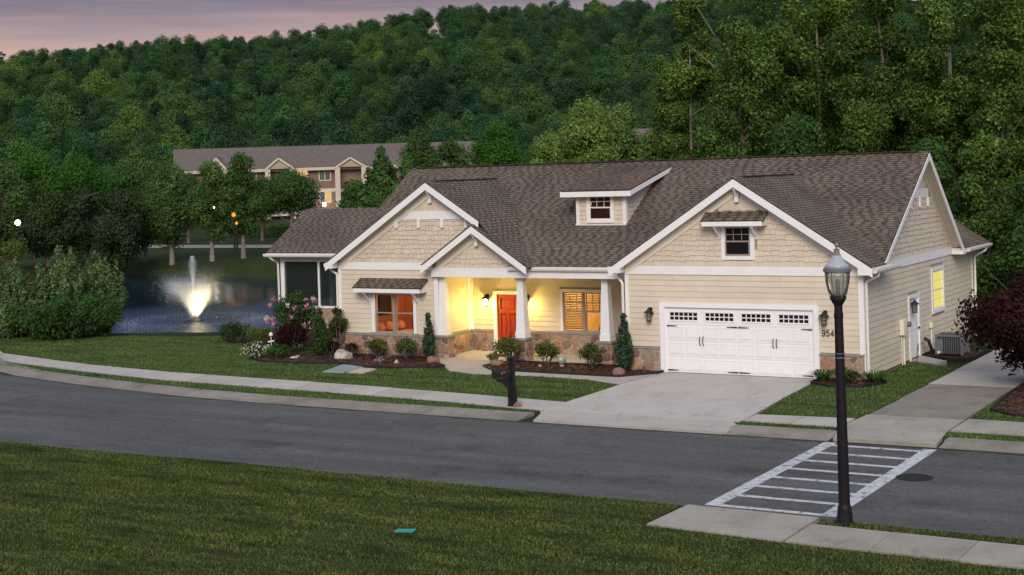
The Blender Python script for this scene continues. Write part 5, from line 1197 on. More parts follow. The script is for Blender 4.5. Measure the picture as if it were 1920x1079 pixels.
# air conditioner
ac = tag(empty('air_conditioner', (.92, 6.55, 0)), 'grey outdoor air conditioner unit beside the side wall', 'air conditioner')
MB().box(-.40, .40, -.40, .40, .10, .66).obj('core', 'louvre', ac)
for sx in (-1, 1):
    for sy in (-1, 1): boxpart('corner_post', sx*.42-.035, sx*.42+.035, sy*.42-.035, sy*.42+.035, .08, .68, 'metalgrey', ac)
for k in range(11):
    x = -.36+k*.072; boxpart('grille_bar', x-.010, x+.010, -.428, -.40, .12, .66, 'metalgrey', ac); boxpart('grille_bar', .40, .428, x-.010, x+.010, .12, .66, 'metalgrey', ac)
MB().box(-.46, .46, -.46, -.36, .68, .74).box(-.46, .46, .36, .46, .68, .74).box(-.46, -.36, -.36, .36, .68, .74).box(.36, .46, -.36, .36, .68, .74).obj('top_rim', 'metalgrey', ac)
MB().lathe((0, 0, .69), [(.34, 0), (.34, .012), (.31, .012)], 20).obj('fan_guard', 'black', ac); MB().box(-.46, .46, -.46, .46, -.08, .03).obj('pad', 'walk', ac)
boxpart('service_panel', -.46, -.2, -.445, -.43, .12, .6, 'metalgrey', ac); boxpart('rating_label', -.44, -.3, -.452, -.4455, .12, .2, 'trim', ac)
drn = MB().tube([(.15, 5.95, .62), (.28, 6.0, .56), (.33, 6.05, .35), (.36, 6.1, .2), (.5, 6.2, .16), (.7, 6.3, .22), (.8, 6.35, .4)], [.06, .06, .055, .055, .055, .05, .04], 8)
tag(drn.obj('drain_hose', 'black', smooth=True), 'bent black corrugated hose between side door and air conditioner', 'hose')
flat('step_slab', [(.05, 4.7), (1.05, 4.15), (1.15, 4.9), (.06, 5.95)], .05, .15, 'walk', 'grey concrete landing slab outside the white side door', 'slab')
stk = tag(empty('garden_stake', (.30, 4.45, 0)), 'thin dark stake leaning by the side door landing', 'stake')
MB().tube([(0, 0, 0), (.03, .06, .42)], .012, 6).obj('rod', 'black', stk); MB().tube([(.03, .06, .40), (.045, .09, .62)], [.026, .012], 6).obj('tip', 'black', stk)

# ------------------------------------------------------------------ vegetation helpers
def leaf_quads(C, D, size, aspect=1.0, rng=RNG):
    """C centres (n,3), D normals (n,3)"""
    n = len(C); t = rng.normal(size=(n, 3)); t -= D*(t*D).sum(1)[:, None]; t /= np.linalg.norm(t, axis=1)[:, None]+1e-9; b = np.cross(D, t)
    s = (size*rng.uniform(.6, 1.35, n))[:, None]
    return np.stack([C-t*s*.5*aspect, C-b*s*.32, C+t*s*.5*aspect, C+b*s*.32], 1).reshape(-1, 3)
def crown_pts(blobs, n, rng=RNG, shell=.55, up=.25, jit=.16, nrm=.42):
    blobs = np.array(blobs, float); w = blobs[:, 3]**2; k = rng.choice(len(blobs), n, p=w/w.sum())
    d = rng.normal(size=(n, 3)); d[:, 2] += up; d /= np.linalg.norm(d, axis=1)[:, None]
    r = blobs[k, 3]*(shell+(1-shell)*rng.random(n)**.6)*rng.choice([1, 1, 1, 1.12], n)
    sq = blobs[k, 4] if blobs.shape[1] > 4 else np.ones(n)
    C = blobs[k, :3]+d*r[:, None]*np.stack([np.ones(n), np.ones(n), sq], 1)
    C = C+rng.normal(size=(n, 3))*(blobs[k, 3]*jit)[:, None]
    D = d+rng.normal(size=(n, 3))*nrm; D /= np.linalg.norm(D, axis=1)[:, None]
    return C, D
def crown_mesh(name, blobs, n, size, mat, rng=RNG, shell=.55, aspect=1.0, up=.25, nrm=.42):
    C, D = crown_pts(blobs, n, rng, shell, up, .16, nrm); return fast_mesh(name, leaf_quads(C, D, size, aspect, rng), 4, mat)
def ellip_blobs(rx, ry, z0, z1, n, br, rng, top=.5, jit=.15, inner=0.55):
    """blobs filling an ellipsoid-ish crown"""
    zc, hz = (z0+z1)/2, (z1-z0)/2
    outb = [(0, 0, z1-br*.95, br), (rx*.3, 0, z1-br*1.25, br*.8), (-rx*.3, rx*.1, z1-br*1.2, br*.8)]
    for a in (0, 1.57, 3.14, 4.71): outb.append((math.cos(a)*(rx-br), math.sin(a)*(ry-br), zc+hz*rng.uniform(-.2, .3), br))
    for i in range(n):
        d = rng.normal(size=3); d /= np.linalg.norm(d); r = inner+(1-inner)*rng.random()
        p = d*r; wz = 1-.35*max(0, p[2])*top
        outb.append((p[0]*(rx-br)*wz, p[1]*(ry-br)*wz, zc+p[2]*(hz-br*.7), br*rng.uniform(.65, 1.25)))
    return outb
def trunk_mb(h, r, limbs, rng, base=0, lean=(0, 0), top_r=.3):
    m = MB(); pts = [(0, 0, base)]; k = 6
    for i in range(1, k+1):
        t = i/k; pts.append((lean[0]*t+rng.normal()*.03*h*.15, lean[1]*t+rng.normal()*.03*h*.15, base+h*t))
    rad = [r*(1.25 if i == 0 else 1)*(1-(1-top_r)*i/k) for i in range(k+1)]
    m.tube(pts, rad, 8)
    for (t, ang, L, el) in limbs:
        i = min(k-1, int(t*k)); f = t*k-i; p = np.array(pts[i])*(1-f)+np.array(pts[i+1])*f
        d = np.array([math.cos(ang)*math.cos(el), math.sin(ang)*math.cos(el), math.sin(el)]); r0 = r*(1-(1-top_r)*t)*.5
        q1 = p+d*L*.5+np.array([0, 0, .04*L]); q2 = p+d*L+np.array([0, 0, .18*L])
        m.tube([p, q1, q2], [r0, r0*.65, r0*.2], 6)
    return m
def make_tree(name, label, cat, loc, h, cb, rx, nb, br, nl, leaf, mat, tr=.16, bark='bark', group=None, seed=0, nlimb=10, top=.5, th=.85, aspect=1., inner=.55, lean=(0, 0), ry=None, shell=.55, clear=0):
    rng = np.random.default_rng(seed); t = tag(empty(name, loc), label, cat, group)
    limbs = [(rng.uniform(.3, .92), rng.uniform(0, 6.28), rx*rng.uniform(.6, 1.0), rng.uniform(.3, .9)) for _ in range(nlimb)]
    trunk_mb(h*th, tr, limbs, rng, -.3, lean).obj('trunk', bark, t)
    bl_ = ellip_blobs(rx, ry or rx, cb, h, nb, br, rng, top, inner=inner)
    C, D = crown_pts(bl_, nl, rng, shell, .25)
    if clear:                              # sparse foliage on the near side of the bare trunk
        f = np.clip(C[:, 2]/(h*th), 0, 1); rx_ = (C[:, 0]-lean[0]*f)*_R[0]+(C[:, 1]-lean[1]*f)*_R[1]; fz = C[:, 0]*_F[0]+C[:, 1]*_F[1]
        kp = ~((np.abs(rx_) < clear) & (fz < 0)) | (rng.random(nl) < .40); C, D = C[kp], D[kp]
    link('crown', fast_mesh('crown', leaf_quads(C, D, leaf, aspect, rng), 4, mat), t)
    return t
def gnd(x, y): return float(terrain(np.array([x]), np.array([y]))[0])

# ---- hill forest ------------------------------------------------------
frng = np.random.default_rng(5)
VAR = []
for i in range(7):
    rr = frng.uniform(3.4, 5.2); hh = frng.uniform(7.5, 12)
    bl_ = ellip_blobs(rr, rr*frng.uniform(.7, 1), 1.2, hh, 22, rr*.30, frng, .5, inner=.5)
    VAR.append((crown_mesh('crown', bl_, 5000, .36, 'leaf_forest2' if i in (2, 5) else 'leaf_forest', frng, .75, 1., .5, .22), hh))
pine_bl = [(0, 0, 13.0, 1.6, .6), (1.7, .3, 12.0, 1.4, .5), (-1.6, -.4, 11.4, 1.4, .5), (.3, 1.4, 10.6, 1.2, .5), (-.2, -1.5, 12.4, 1.2, .5), (1.5, -.8, 9.6, 1.0, .5), (-1.4, .8, 9.0, .9, .5), (0, 0, 6, .35, 8)]
VAR.append((crown_mesh('crown', pine_bl, 700, .55, 'leaf_forest', frng, .5), 11))
ftm = MB().tube([(0, 0, -2), (.1, 0, 3), (0, .1, 6)], [.25, .2, .1], 6).mesh('trunk', 'bark')
cand = []
Zc = 240.
while Zc < 640:
    sp_ = 5.9+Zc*.0040
    wpx = 2300; lat = np.arange(-1150/FPX*Zc, 1150/FPX*Zc, sp_)
    for l in lat:
        Zj = Zc+frng.uniform(-.5, .5)*sp_; lj = l+frng.uniform(-.5, .5)*sp_
        p = CAM+_F*Zj+_R*lj; cand.append((p[0], p[1], Zj, 960+FPX*lj/Zj))
    Zc += sp_*1.15
cand = np.array(cand); keep = (cand[:, 3] > -60) & (cand[:, 3] < 2000); cand = cand[keep]
gzv = terrain(cand[:, 0], cand[:, 1])
order = np.argsort(cand[:, 2]); cand = cand[order]; gzv = gzv[order]
print('hill trees', len(cand))
for i in range(300):
    x, y, Z, px = cand[i]; k = int(frng.integers(0, 7)); s = frng.uniform(.65, 1.15)
    t = tag(empty('forest_tree', (x, y, gzv[i]), frng.uniform(0, 6.28)), 'one of the many rounded green trees covering the wooded hillside', 'tree', 'trees on the lower wooded hillside')
    t.scale = (s, s, s*frng.uniform(.9, 1.15)); link('crown', VAR[k][0], t); link('trunk', ftm, t)
# the rest of the wood: one object of instances
vc = bpy.data.collections.new('wood_variants')
for k, (me, hh) in enumerate(VAR):
    o = bpy.data.objects.new('variant', me); vc.objects.link(o)
rest = cand[300:]; rz_ = gzv[300:]
wm = bpy.data.meshes.new('wood'); wm.from_pydata(np.stack([rest[:, 0], rest[:, 1], rz_], 1).tolist(), [], [])
top_ = rest[:, 2] > 585
vi = frng.integers(0, 7, len(rest)); vi = np.where(top_ & (frng.random(len(rest)) < .13), 7, vi)
a1 = wm.attributes.new('scl', 'FLOAT', 'POINT'); a1.data.foreach_set('value', np.where(vi == 7, .78, np.where(top_, frng.uniform(.8, 1.08, len(rest)), frng.uniform(.6, 1.3, len(rest))**1.1)).astype(np.float32))
a2 = wm.attributes.new('rot', 'FLOAT_VECTOR', 'POINT'); rv = np.zeros((len(rest), 3), np.float32); rv[:, 2] = frng.uniform(0, 6.28, len(rest)); a2.data.foreach_set('vector', rv.ravel())
top_ = rest[:, 2] > 585
a3 = wm.attributes.new('var', 'INT', 'POINT'); a3.data.foreach_set('value', vi.astype(np.int32))
wo = link('wood', wm, kind='stuff')
ng = bpy.data.node_groups.new('wood_instances', 'GeometryNodeTree')
ng.interface.new_socket('Geometry', in_out='INPUT', socket_type='NodeSocketGeometry'); ng.interface.new_socket('Geometry', in_out='OUTPUT', socket_type='NodeSocketGeometry')
gi = ng.nodes.new('NodeGroupInput'); go = ng.nodes.new('NodeGroupOutput'); ip = ng.nodes.new('GeometryNodeInstanceOnPoints'); ci = ng.nodes.new('GeometryNodeCollectionInfo')
ci.inputs['Collection'].default_value = vc; ci.inputs['Separate Children'].default_value = True; ci.inputs['Reset Children'].default_value = True
def nat(name, t):
    n = ng.nodes.new('GeometryNodeInputNamedAttribute'); n.data_type = t; n.inputs['Name'].default_value = name; return n.outputs['Attribute']
ng.links.new(gi.outputs[0], ip.inputs['Points']); ng.links.new(ci.outputs[0], ip.inputs['Instance']); ip.inputs['Pick Instance'].default_value = True
ng.links.new(nat('var', 'INT'), ip.inputs['Instance Index']); ng.links.new(nat('rot', 'FLOAT_VECTOR'), ip.inputs['Rotation']); ng.links.new(nat('scl', 'FLOAT'), ip.inputs['Scale'])
ng.links.new(ip.outputs[0], go.inputs[0])
md = wo.modifiers.new('instances', 'NODES'); md.node_group = ng

# ---- apartment building ----------------------------------------------
AZ = 205.
ap = tag(empty('apartment_building', tuple(at(540, 390, AZ)*np.array([1, 1, 0])+np.array([0, 0, 1.0]))), 'long three storey apartment building with grey roof and gabled balconies beyond the pond', 'building')
apo = np.array(ap.location); au = unit(_R*1.0+_F*.10); av = np.array([-au[1], au[0], 0])    # along facade, backwards
def apx(px, py, off=0):
    """facade coordinates (s along, z) of a pixel"""
    d = _F + R2*(px-960)/FPX - U2*(py-CYP)/FPX; A = np.array([[d[0], -au[0]], [d[1], -au[1]]]); t, s = np.linalg.solve(A, (apo+av*off-CAM)[:2]); return s, CAM[2]+d[2]*t-apo[2]
def abox(m, s0, s1, o0, o1, z0, z1): 
    c = [au*s+av*o for o in (o0, o1) for s in (s0, s1)]
    m.add([c[0]+[0, 0, z0], c[1]+[0, 0, z0], c[3]+[0, 0, z0], c[2]+[0, 0, z0], c[0]+[0, 0, z1], c[1]+[0, 0, z1], c[3]+[0, 0, z1], c[2]+[0, 0, z1]], [(3, 2, 1, 0), (4, 5, 6, 7), (0, 1, 5, 4), (1, 2, 6, 5), (2, 3, 7, 6), (3, 0, 4, 7)]); return m
sL = apx(340, 320)[0]; sR = apx(905, 300)[0]; zE = apx(560, 316)[1]; 
abox(MB(), sL, sR, 0, 14, -3, zE).obj('wall', 'brick_tan', ap)
zR = apx(600, 273, 8)[1]
rL, rR = sL-1.0, sR+1
m = MB(); m.prism([au*rL+av*-.7+np.array([0, 0, zE-.15]), au*rL+av*-.7+np.array([0, 0, zE+.15]), au*(rL-1)+av*8+np.array([0, 0, zR]), au*rL+av*16.7+np.array([0, 0, zE])], au*(rR-rL)); m.obj('roof', 'farshingle', ap)
abox(MB(), rL+.3, rR, -.8, -.6, zE-.35, zE+.05).obj('eave_trim', 'fartrim', ap)
abox(MB(), sL, sR, -.08, 0, zE-3.35, zE-2.9).obj('band_trim', 'fartrim', ap); abox(MB(), sL, sR, -.08, 0, zE-6.4, zE-5.9).obj('band_trim', 'fartrim', ap)
def gable(px0, px1, pxt, pyt):
    s0, s1, st = apx(px0, 314)[0], apx(px1, 314)[0], apx(pxt, 300)[0]; zt = apx(pxt, pyt)[1]
    MB().prism([au*s0+av*-1.6+np.array([0, 0, zE]), au*s1+av*-1.6+np.array([0, 0, zE]), au*st+av*-1.6+np.array([0, 0, zt-.1])], av*6).obj('pediment', 'farpediment', ap)
    for sa in (s0, s1):
        MB().bar(au*(sa+(.4 if sa > st else -.4))+av*-1.75+np.array([0, 0, zE-.15]), au*st+av*-1.75+np.array([0, 0, zt+.1]), .24, .28).obj('pediment_trim', 'fartrim', ap)
        MB().bar(au*(sa+(.4 if sa > st else -.4))+av*1.2+np.array([0, 0, zE+.05]), au*st+av*1.2+np.array([0, 0, zt+.3]), 5.4, .15).obj('pediment_roof', 'farshingle', ap)
    for sa in (s0, s1):
        abox(MB(), sa-.35, sa+.35, -1.8, -1.1, -3, zE-.01).obj('balcony_post', 'fartrim', ap)
    for k in range(3):
        zf = zE-.3-3.05*(k+1)+.3
        abox(MB(), s0+.36, s1-.36, -1.75, -.01, zf-.35, zf).obj('balcony_floor', 'fartrim', ap)
        r_ = MB()
        abox(r_, s0+.36, s1-.36, -1.7, -1.65, zf+.95, zf+1.02)
        n_ = int((s1-s0)/.3)
        for i in range(n_): s = s0+.45+i*(s1-s0-.9)/max(1, n_-1); abox(r_, s-.02, s+.02, -1.69, -1.66, zf, zf+.95)
        r_.obj('railing', 'black', ap)
        abox(MB(), s0+1.2, s1-1.2, -.06, -.02, zf+.02, zf+2.2).obj('balcony_door', 'fardoor', ap)
MT['fardoor'] = simple('far balcony door', (.20, .15, .10), .5); MT['farglass'] = simple('far window glass', (.10, .11, .12), .1, spec=.6)
gable(392, 424, 407, 299); gable(503, 549, 523.5, 299); gable(633, 682, 656.5, 297.5)
for (px, py, lit) in ((567, 329, 1), (609, 328, 0), (610, 369, 1), (352, 333, 0), (570, 369, 0), (470, 332, 0), (730, 330, 0), (770, 330, 0), (730, 370, 0)):
    s, z = apx(px, py); w = abox(MB(), s-.85, s+.85, -.06, -.02, z-.85, z+.85).obj('window_frame', 'fartrim', ap)
    for sx in (-.38, .38): abox(MB(), s+sx-.32, s+sx+.32, -.075, -.062, z-.7, z+.7).obj('pane', 'farlit' if lit and (sx > 0 or py < 340) else 'farglass', w)
wl = at(608, 384, AZ-1.5); 
def far_light(name, p, r, mat, label, cat, watt=0, col=(1, .8, .5), post=0):
    t = tag(empty(name, (p[0], p[1], p[2]-post)), label, cat)
    if post: MB().tube([(0, 0, -.3), (0, 0, post-r)], [.09, .06], 8).obj('post', 'black', t)
    MB().lathe((0, 0, post), [(r*.3, -r), (r*.8, -r*.6), (r, 0), (r*.8, r*.6), (r*.3, r)], 12).obj('globe', mat, t)
    MB().lathe((0, 0, post+r), [(r*.5, 0), (r*.3, .08), (.02, .14)], 10).obj('cap', 'black', t)
    if watt:
        l = bpy.data.lights.new('lamp_light', 'POINT'); l.energy = watt; l.color = col; l.shadow_soft_size = r
        lo = bpy.data.objects.new('lamp_light', l); COL.objects.link(lo); lo.parent = t; lo.location = (0, 0, post)
    return t
far_light('flood_lamp', wl, .25, 'bulbwhite', 'bright white round lamp at the foot of the apartment building', 'lamp', 300, (1, .9, .7), 3.2)
far_light('lamp_post', at(33, 418, 116), .20, 'bulbwhite', 'lit white lamp post at the far left edge among trees', 'lamp post', 900, (1, .75, .4), 3.5)
far_light('lamp_post', at(438, 403, 120.5), .16, 'bulborange', 'orange lamp post among the pondside trees', 'lamp post', 320, (1, .32, .06), 2.9)
far_light('lamp', at(443.5, 419, 120.6), .11, 'bulborange', 'small low orange lamp just below the orange lamp post', 'lamp', 0, post=1.8)
far_light('lamp', at(311, 420, 150), .10, 'bulbdim', 'tiny white lamp deep in the trees left of the fountain', 'lamp', 0, post=2)
far_light('lamp', at(402, 390, 150), .10, 'bulbwhite', 'tiny white lamp high between the fountain trees', 'lamp', 0, post=3)
# second building: only its roof shows
ap2p = at(1215, 268, 190)
ap2 = tag(empty('building', (ap2p[0], ap2p[1], 1.0)), 'distant building whose brown roof shows behind the pale trees right of centre', 'building'); 
mm_ = MB(); 
for (s0, s1, o0, o1, z0, z1) in ((-8, 6, 0, 12, -2, 7.6),): abox(mm_, s0, s1, o0, o1, z0, z1)
mm_.obj('wall', 'brick_tan', ap2)
MB().prism([au*-9+av*-1+np.array([0, 0, 7.5]), au*-9+av*6+np.array([0, 0, 10.6]), au*-9+av*13+np.array([0, 0, 7.5])], au*16).obj('roof', 'farshingle', ap2)

# ---- far bank: path, hedge --------------------------------------------
pa = [at_z(px, 463-(px-290)*.008, .4)[:2] for px in (230, 330, 430, 530, 640)]; pb = [at_z(px, 458.5-(px-290)*.008, .4)[:2] for px in (230, 330, 430, 530, 640)]
pthm = MB()
PQ = [(p[0], p[1]) for p in pa]+[(p[0], p[1]) for p in pb[::-1]]
n_ = len(pa)
pthm.add([(p[0], p[1], gnd(*p)+.06) for p in pa]+[(p[0], p[1], gnd(*p)+.06) for p in pb], [(i, i+1, n_+i+1, n_+i) for i in range(n_-1)])
pthm.obj('far_path', 'aggregate', kind='structure')
hp = at(505, 441, 158); hd = tag(empty('hedge', (hp[0], hp[1], gnd(hp[0], hp[1]))), 'low dark clipped hedge beyond the path across the pond', 'hedge')
hb = [(au[0]*s, au[1]*s, .5, .7) for s in np.arange(-3.5, 4.5, .5)]
link('foliage', crown_mesh('foliage', hb, 1800, .22, 'leaf_mid'), hd)

# ---- trees ------------------------------------------------------------
def T(px, Z, top_py, half_px, label, mat, nl, leaf, cb_frac=.12, seed=1, nb=16, brf=.42, bark='bark', tr=.16, name='tree', cat='tree', group=None, base_py=None, **k):
    p = at(px, 330, Z); g = gnd(p[0], p[1]) if base_py is None else at(px, base_py, Z)[2]
    ztop = at(px, top_py, Z)[2]; h = ztop-g; rx = half_px*Z/FPX
    return make_tree(name, label, cat, (p[0], p[1], g), h, h*cb_frac, rx, nb, rx*brf, nl, leaf, mat, tr, bark, group, seed, **k)
# tall trees behind the house on the right
T(1300, 92, -5, 75, 'tall leafy tree at the left end of the big stand behind the house', 'leaf_big', 60000, .17, .15, 21, 80, .24, 'palebark', .15)
T(1425, 80, -60, 120, 'tall tree with pale forked trunk behind the garage roof, left of the straight trunk', 'leaf_big', 60000, .17, .14, 22, 80, .24, 'palebark', .20, lean=(-1.6, 0), nlimb=14, clear=.42)
T(1540, 82, -70, 110, 'tall tree with straight pale trunk behind the middle of the garage roof', 'leaf_big', 60000, .17, .14, 23, 80, .24, 'palebark', .18, nlimb=14, clear=.42)
T(1660, 78, -75, 115, 'tall dense tree above the right end of the main ridge', 'leaf_big', 60000, .17, .1, 24, 80, .24, 'bark', .16)
T(1790, 74, -80, 115, 'tall tree with brown trunk just right of the house gable', 'leaf_big', 60000, .17, .14, 25, 80, .24, 'palebark', .20, nlimb=14, clear=.42)
T(1905, 70, -70, 105, 'tall dark tree at the right edge of the picture', 'leaf_big', 60000, .17, .06, 26, 80, .24, 'bark', .18)
for i, (px, Z, tp, hf) in enumerate(((1255, 100, 190, 55), (1350, 70, 205, 70), (1500, 70, 215, 75), (1625, 68, 200, 75), (1745, 64, 260, 60), (1850, 60, 250, 70), (1935, 56, 330, 75), (1880, 66, 90, 70))):
    T(px, Z, tp, hf, ['leafy understorey tree at the left foot of the tall stand', 'leafy understorey tree behind the dormer side of the garage ridge', 'leafy understorey tree between the two pale trunks', 'leafy understorey tree behind the right part of the main ridge', 'low leafy tree hugging the right gable peak', 'low leafy tree above the rear corner roof', 'low leafy tree behind the dark red maple', 'mid height leafy tree left of the right edge'][i], 'leaf_big' if i % 2 else 'leaf_mid', 20000, .16, .02, 40+i, 22, .38)
# middle: behind the house
T(937, 100, 232, 60, 'rounded deep green tree behind the left part of the main ridge', 'leaf_bright', 22230, .182, .45, 60, 26, .34)
T(1100, 92, 194, 66, 'pale green tree with two rounded tops, left top, behind the dormer', 'leaf_pale', 24700, .182, .45, 61, 22, .38, 'palebark')
T(1165, 94, 200, 52, 'pale green tree, right rounded top, behind the dormer', 'leaf_pale', 19760, .182, .45, 62, 18, .4, 'palebark')
T(1035, 96, 250, 52, 'small pale tree between the deep green tree and the pale rounded trees', 'leaf_pale', 14820, .175, .45, 63, 16, .4)
T(1225, 98, 245, 46, 'small leafy tree between pale trees and tall stand', 'leaf_pale', 12350, .175, .45, 64, 14, .4)
T(845, 112, 262, 50, 'olive green tree left of the deep green rounded tree', 'leaf_cyp', 14820, .182, .45, 65, 16, .4)
T(790, 118, 240, 44, 'loose olive tree rising above the left end of the ridge', 'leaf_cyp', 13585, .182, .45, 66, 16, .4)
# conifer-like tree left of the ridge
def conifer(px, Z, top_py, half_px, label, mat, nl, leaf, seed):
    p = at(px, 330, Z); g = gnd(p[0], p[1]); h = at(px, top_py, Z)[2]-g; rng = np.random.default_rng(seed); r0 = half_px*Z/FPX
    t = tag(empty('conifer_tree', (p[0], p[1], g)), label, 'tree'); trunk_mb(h*.95, .14, [], rng, -.2).obj('trunk', 'bark', t)
    u = 1-np.sqrt(rng.random(nl)*.93); z = .4+u*(h-.4); a = rng.uniform(0, 6.28, nl)
    rr = (r0*(1-z/h)+.12)*(1+.22*np.sin(a*5+z*2.3)+.18*np.sin(z*5.2+a*2)); q = rr*(.35+.65*rng.random(nl)**.5)
    C = np.stack([np.cos(a)*q, np.sin(a)*q, z-q*.12], 1); D = np.stack([np.cos(a), np.sin(a), np.full(nl, .5)], 1)+rng.normal(size=(nl, 3))*.5; D /= np.linalg.norm(D, axis=1)[:, None]
    link('crown', fast_mesh('crown', leaf_quads(C, D, leaf, 1, rng), 4, mat), t); return t
conifer(716, 100, 272, 135, 'pointed dark green tree in front of the apartment balcony', 'leaf_mid', 20000, .24, 70)
conifer(768, 108, 296, 85, 'smaller grey green tree right of the pointed tree', 'leaf_cyp', 12000, .24, 71)
T(668, 104, 340, 42, 'low bushy tree left of the pointed tree above the screened porch roof', 'leaf_mid', 10450, .168, .4, 72, 12, .4)
# pondside
T(318, 124, 305, 62, 'leftmost pondside tree with pale trunk across the water', 'leaf_cyp', 14250, .196, .15, 80, 24, .34, 'palebark', .22, th=.8)
T(393, 123, 302, 48, 'middle pondside tree with pale trunk behind the fountain jet', 'leaf_cyp', 13300, .196, .15, 81, 22, .34, 'palebark', .2)
T(452, 124, 287, 50, 'right pondside tree with pale trunk beside the orange lamp', 'leaf_mid', 14250, .196, .15, 82, 24, .34, 'palebark', .2)
T(545, 150, 318, 62, 'broad low pondside tree with spreading reddish trunk', 'leaf_mid', 17100, .21, .3, 83, 22, .36, 'bark', .3)
T(488, 150, 330, 50, 'bushy tree between pondside trunks in front of the apartments', 'leaf_mid', 11400, .21, .15, 84, 18, .38)
T(350, 150, 325, 50, 'bushy tree in front of the left end of the apartments', 'leaf_cyp', 11400, .21, .1, 85, 18, .38)
T(84, 122, 364, 60, 'left dark magnolia on the far bank', 'leaf_dark', 12350, .21, .02, 86, 20, .36)
T(160, 124, 350, 60, 'middle dark magnolia on the far bank', 'leaf_dark', 12350, .21, .02, 87, 20, .36)
T(222, 120, 356, 54, 'right dark magnolia on the far bank', 'leaf_dark', 12350, .21, .02, 88, 20, .36)
T(268, 126, 372, 46, 'dark bushy tree between magnolias and pondside trees', 'leaf_dark', 8550, .21, .02, 89, 14, .38)
T(70, 165, 282, 70, 'bright green rounded tree at far left', 'leaf_bright', 14250, .238, .05, 90, 24, .34)
T(150, 168, 288, 70, 'bright green rounded tree right of the far left one', 'leaf_bright', 14250, .238, .05, 91, 24, .34)
T(235, 172, 310, 68, 'green tree left of the apartment roof', 'leaf_mid', 12350, .238, .05, 92, 20, .36)
T(5, 160, 300, 60, 'grey green tree at the left picture edge', 'leaf_cyp', 9500, .238, .05, 93, 16, .38)
T(290, 178, 300, 60, 'leafy tree overlapping the left corner of the apartment roof', 'leaf_mid', 10450, .238, .05, 94, 16, .38)
T(12, 118, 395, 40, 'dark shrubby tree below the far left lamp', 'leaf_dark', 7600, .21, 0, 95, 12, .4)
T(20, 96, 452, 42, 'yellow green shrub at the left edge beyond the willow bush', 'leaf_lime', 6650, .14, 0, 96, 12, .4, name='shrub', cat='shrub')
# big bush at the left near bank: upright leafy shoots
def willow(px, Z, tp, half_px, label, seed, n, mat='leaf_bush', leaf=.105, shoots=70, upright=1.0):
    rng = np.random.default_rng(seed); p = at(px, 330, Z); g = gnd(p[0], p[1])-.05; h = at(px, tp, Z)[2]-g; r = half_px*Z/FPX
    t = tag(empty('bush', (p[0], p[1], g)), label, 'bush'); sm_ = MB(); C = []; D = []
    for k in range(shoots):
        a = rng.uniform(0, 6.28); q = rng.random()**.6; tip = np.array([math.cos(a)*r*q, math.sin(a)*r*q, h*(1-.55*q**2*upright)*rng.uniform(.62, 1.0)]); b0 = np.array([math.cos(a)*r*.25*q, math.sin(a)*r*.25*q, 0])
        mid = (b0+tip)/2+np.array([math.cos(a), math.sin(a), .6])*r*.10; m_ = n//shoots; u = rng.random(m_)**.75
        pos = (b0*((1-u)**2)[:, None]+2*mid*(u*(1-u))[:, None]+tip*(u**2)[:, None])
        w = (.10+.34*np.sin(np.pi*np.clip(u, 0, 1))**.7)*(r*.42); d = rng.normal(size=(m_, 3)); d /= np.linalg.norm(d, axis=1)[:, None]
        C.append(pos+d*(w*rng.random(m_)**.5)[:, None]); dd = d+rng.normal(size=(m_, 3))*.5+np.array([0, 0, .4]); D.append(dd/np.linalg.norm(dd, axis=1)[:, None])
        if k < 14: sm_.tube([b0, mid, tip*.97], [.045, .03, .008], 5)
    sm_.obj('stem', 'palebark', t); C = np.concatenate(C); D = np.concatenate(D); kp = C[:, 2] > .02
    link('foliage', fast_mesh('foliage', leaf_quads(C[kp], D[kp], leaf, 1.5, rng), 4, mat), t); return t
willow(105, 66, 442, 62, 'tall pale green willow bush, middle clump, at the left pond edge', 101, 22000)
willow(180, 67.5, 468, 58, 'pale green willow bush, right clump reaching over the water', 102, 17000, upright=.8)
willow(15, 65, 474, 62, 'green willow bush, left clump at the picture edge', 103, 16000)
willow(120, 64.3, 540, 110, 'low dark skirt of willow growth in front of the bushes', 104, 20000, 'leaf_mid', .10, 80, .5)
# red maple at the right
make_tree('japanese_maple', 'large dark red maple tree at the right edge beside the path', 'tree', (5.1, 1.1, 0), 3.4, .15, 2.55, 44, .55, 24000, .12, 'leaf_maple', .09, 'bark', None, 110, 8, .3, .7, inner=.6)

# ---- shrubs -----------------------------------------------------------
def shrub(x, y, w, h, label, mat, n, leaf, seed, name='shrub', cat='shrub', nb=12, z=.03):
    rng = np.random.default_rng(seed); t = tag(empty(name, (x, y, z)), label, cat)
    m = MB()
    for k in range(6):
        a = rng.uniform(0, 6.28); m.tube([(0, 0, 0), (math.cos(a)*w*.25, math.sin(a)*w*.25, h*.4), (math.cos(a)*w*.4, math.sin(a)*w*.4, h*.75)], [.02, .014, .006], 5)
    m.obj('stem', 'bark', t)
    bl_ = ellip_blobs(w/2, w/2, h*.12, h, nb, w*.17, rng, .4, inner=.45)
    link('foliage', crown_mesh('foliage', bl_, n, leaf, mat, rng, .3), t); return t
shrub(-18.0, .15, .95, .72, 'low olive shrub under the left part of the orange window', 'leaf_shrub', 1300, .075, 201)
shrub(-16.55, -.1, 1.05, .80, 'low olive shrub under the right part of the orange window', 'leaf_shrub', 1500, .075, 202)
shrub(-12.45, .05, 1.15, .95, 'leafy shrub in front of the middle stone pier', 'leaf_shrub', 1600, .08, 203)
shrub(-10.9, .05, 1.05, .85, 'middle shrub of the porch bed between the two piers', 'leaf_shrub', 1500, .08, 204)
shrub(-9.2, -.05, 1.0, .85, 'shrub in front of the right stone pier', 'leaf_shrub', 1400, .08, 205)
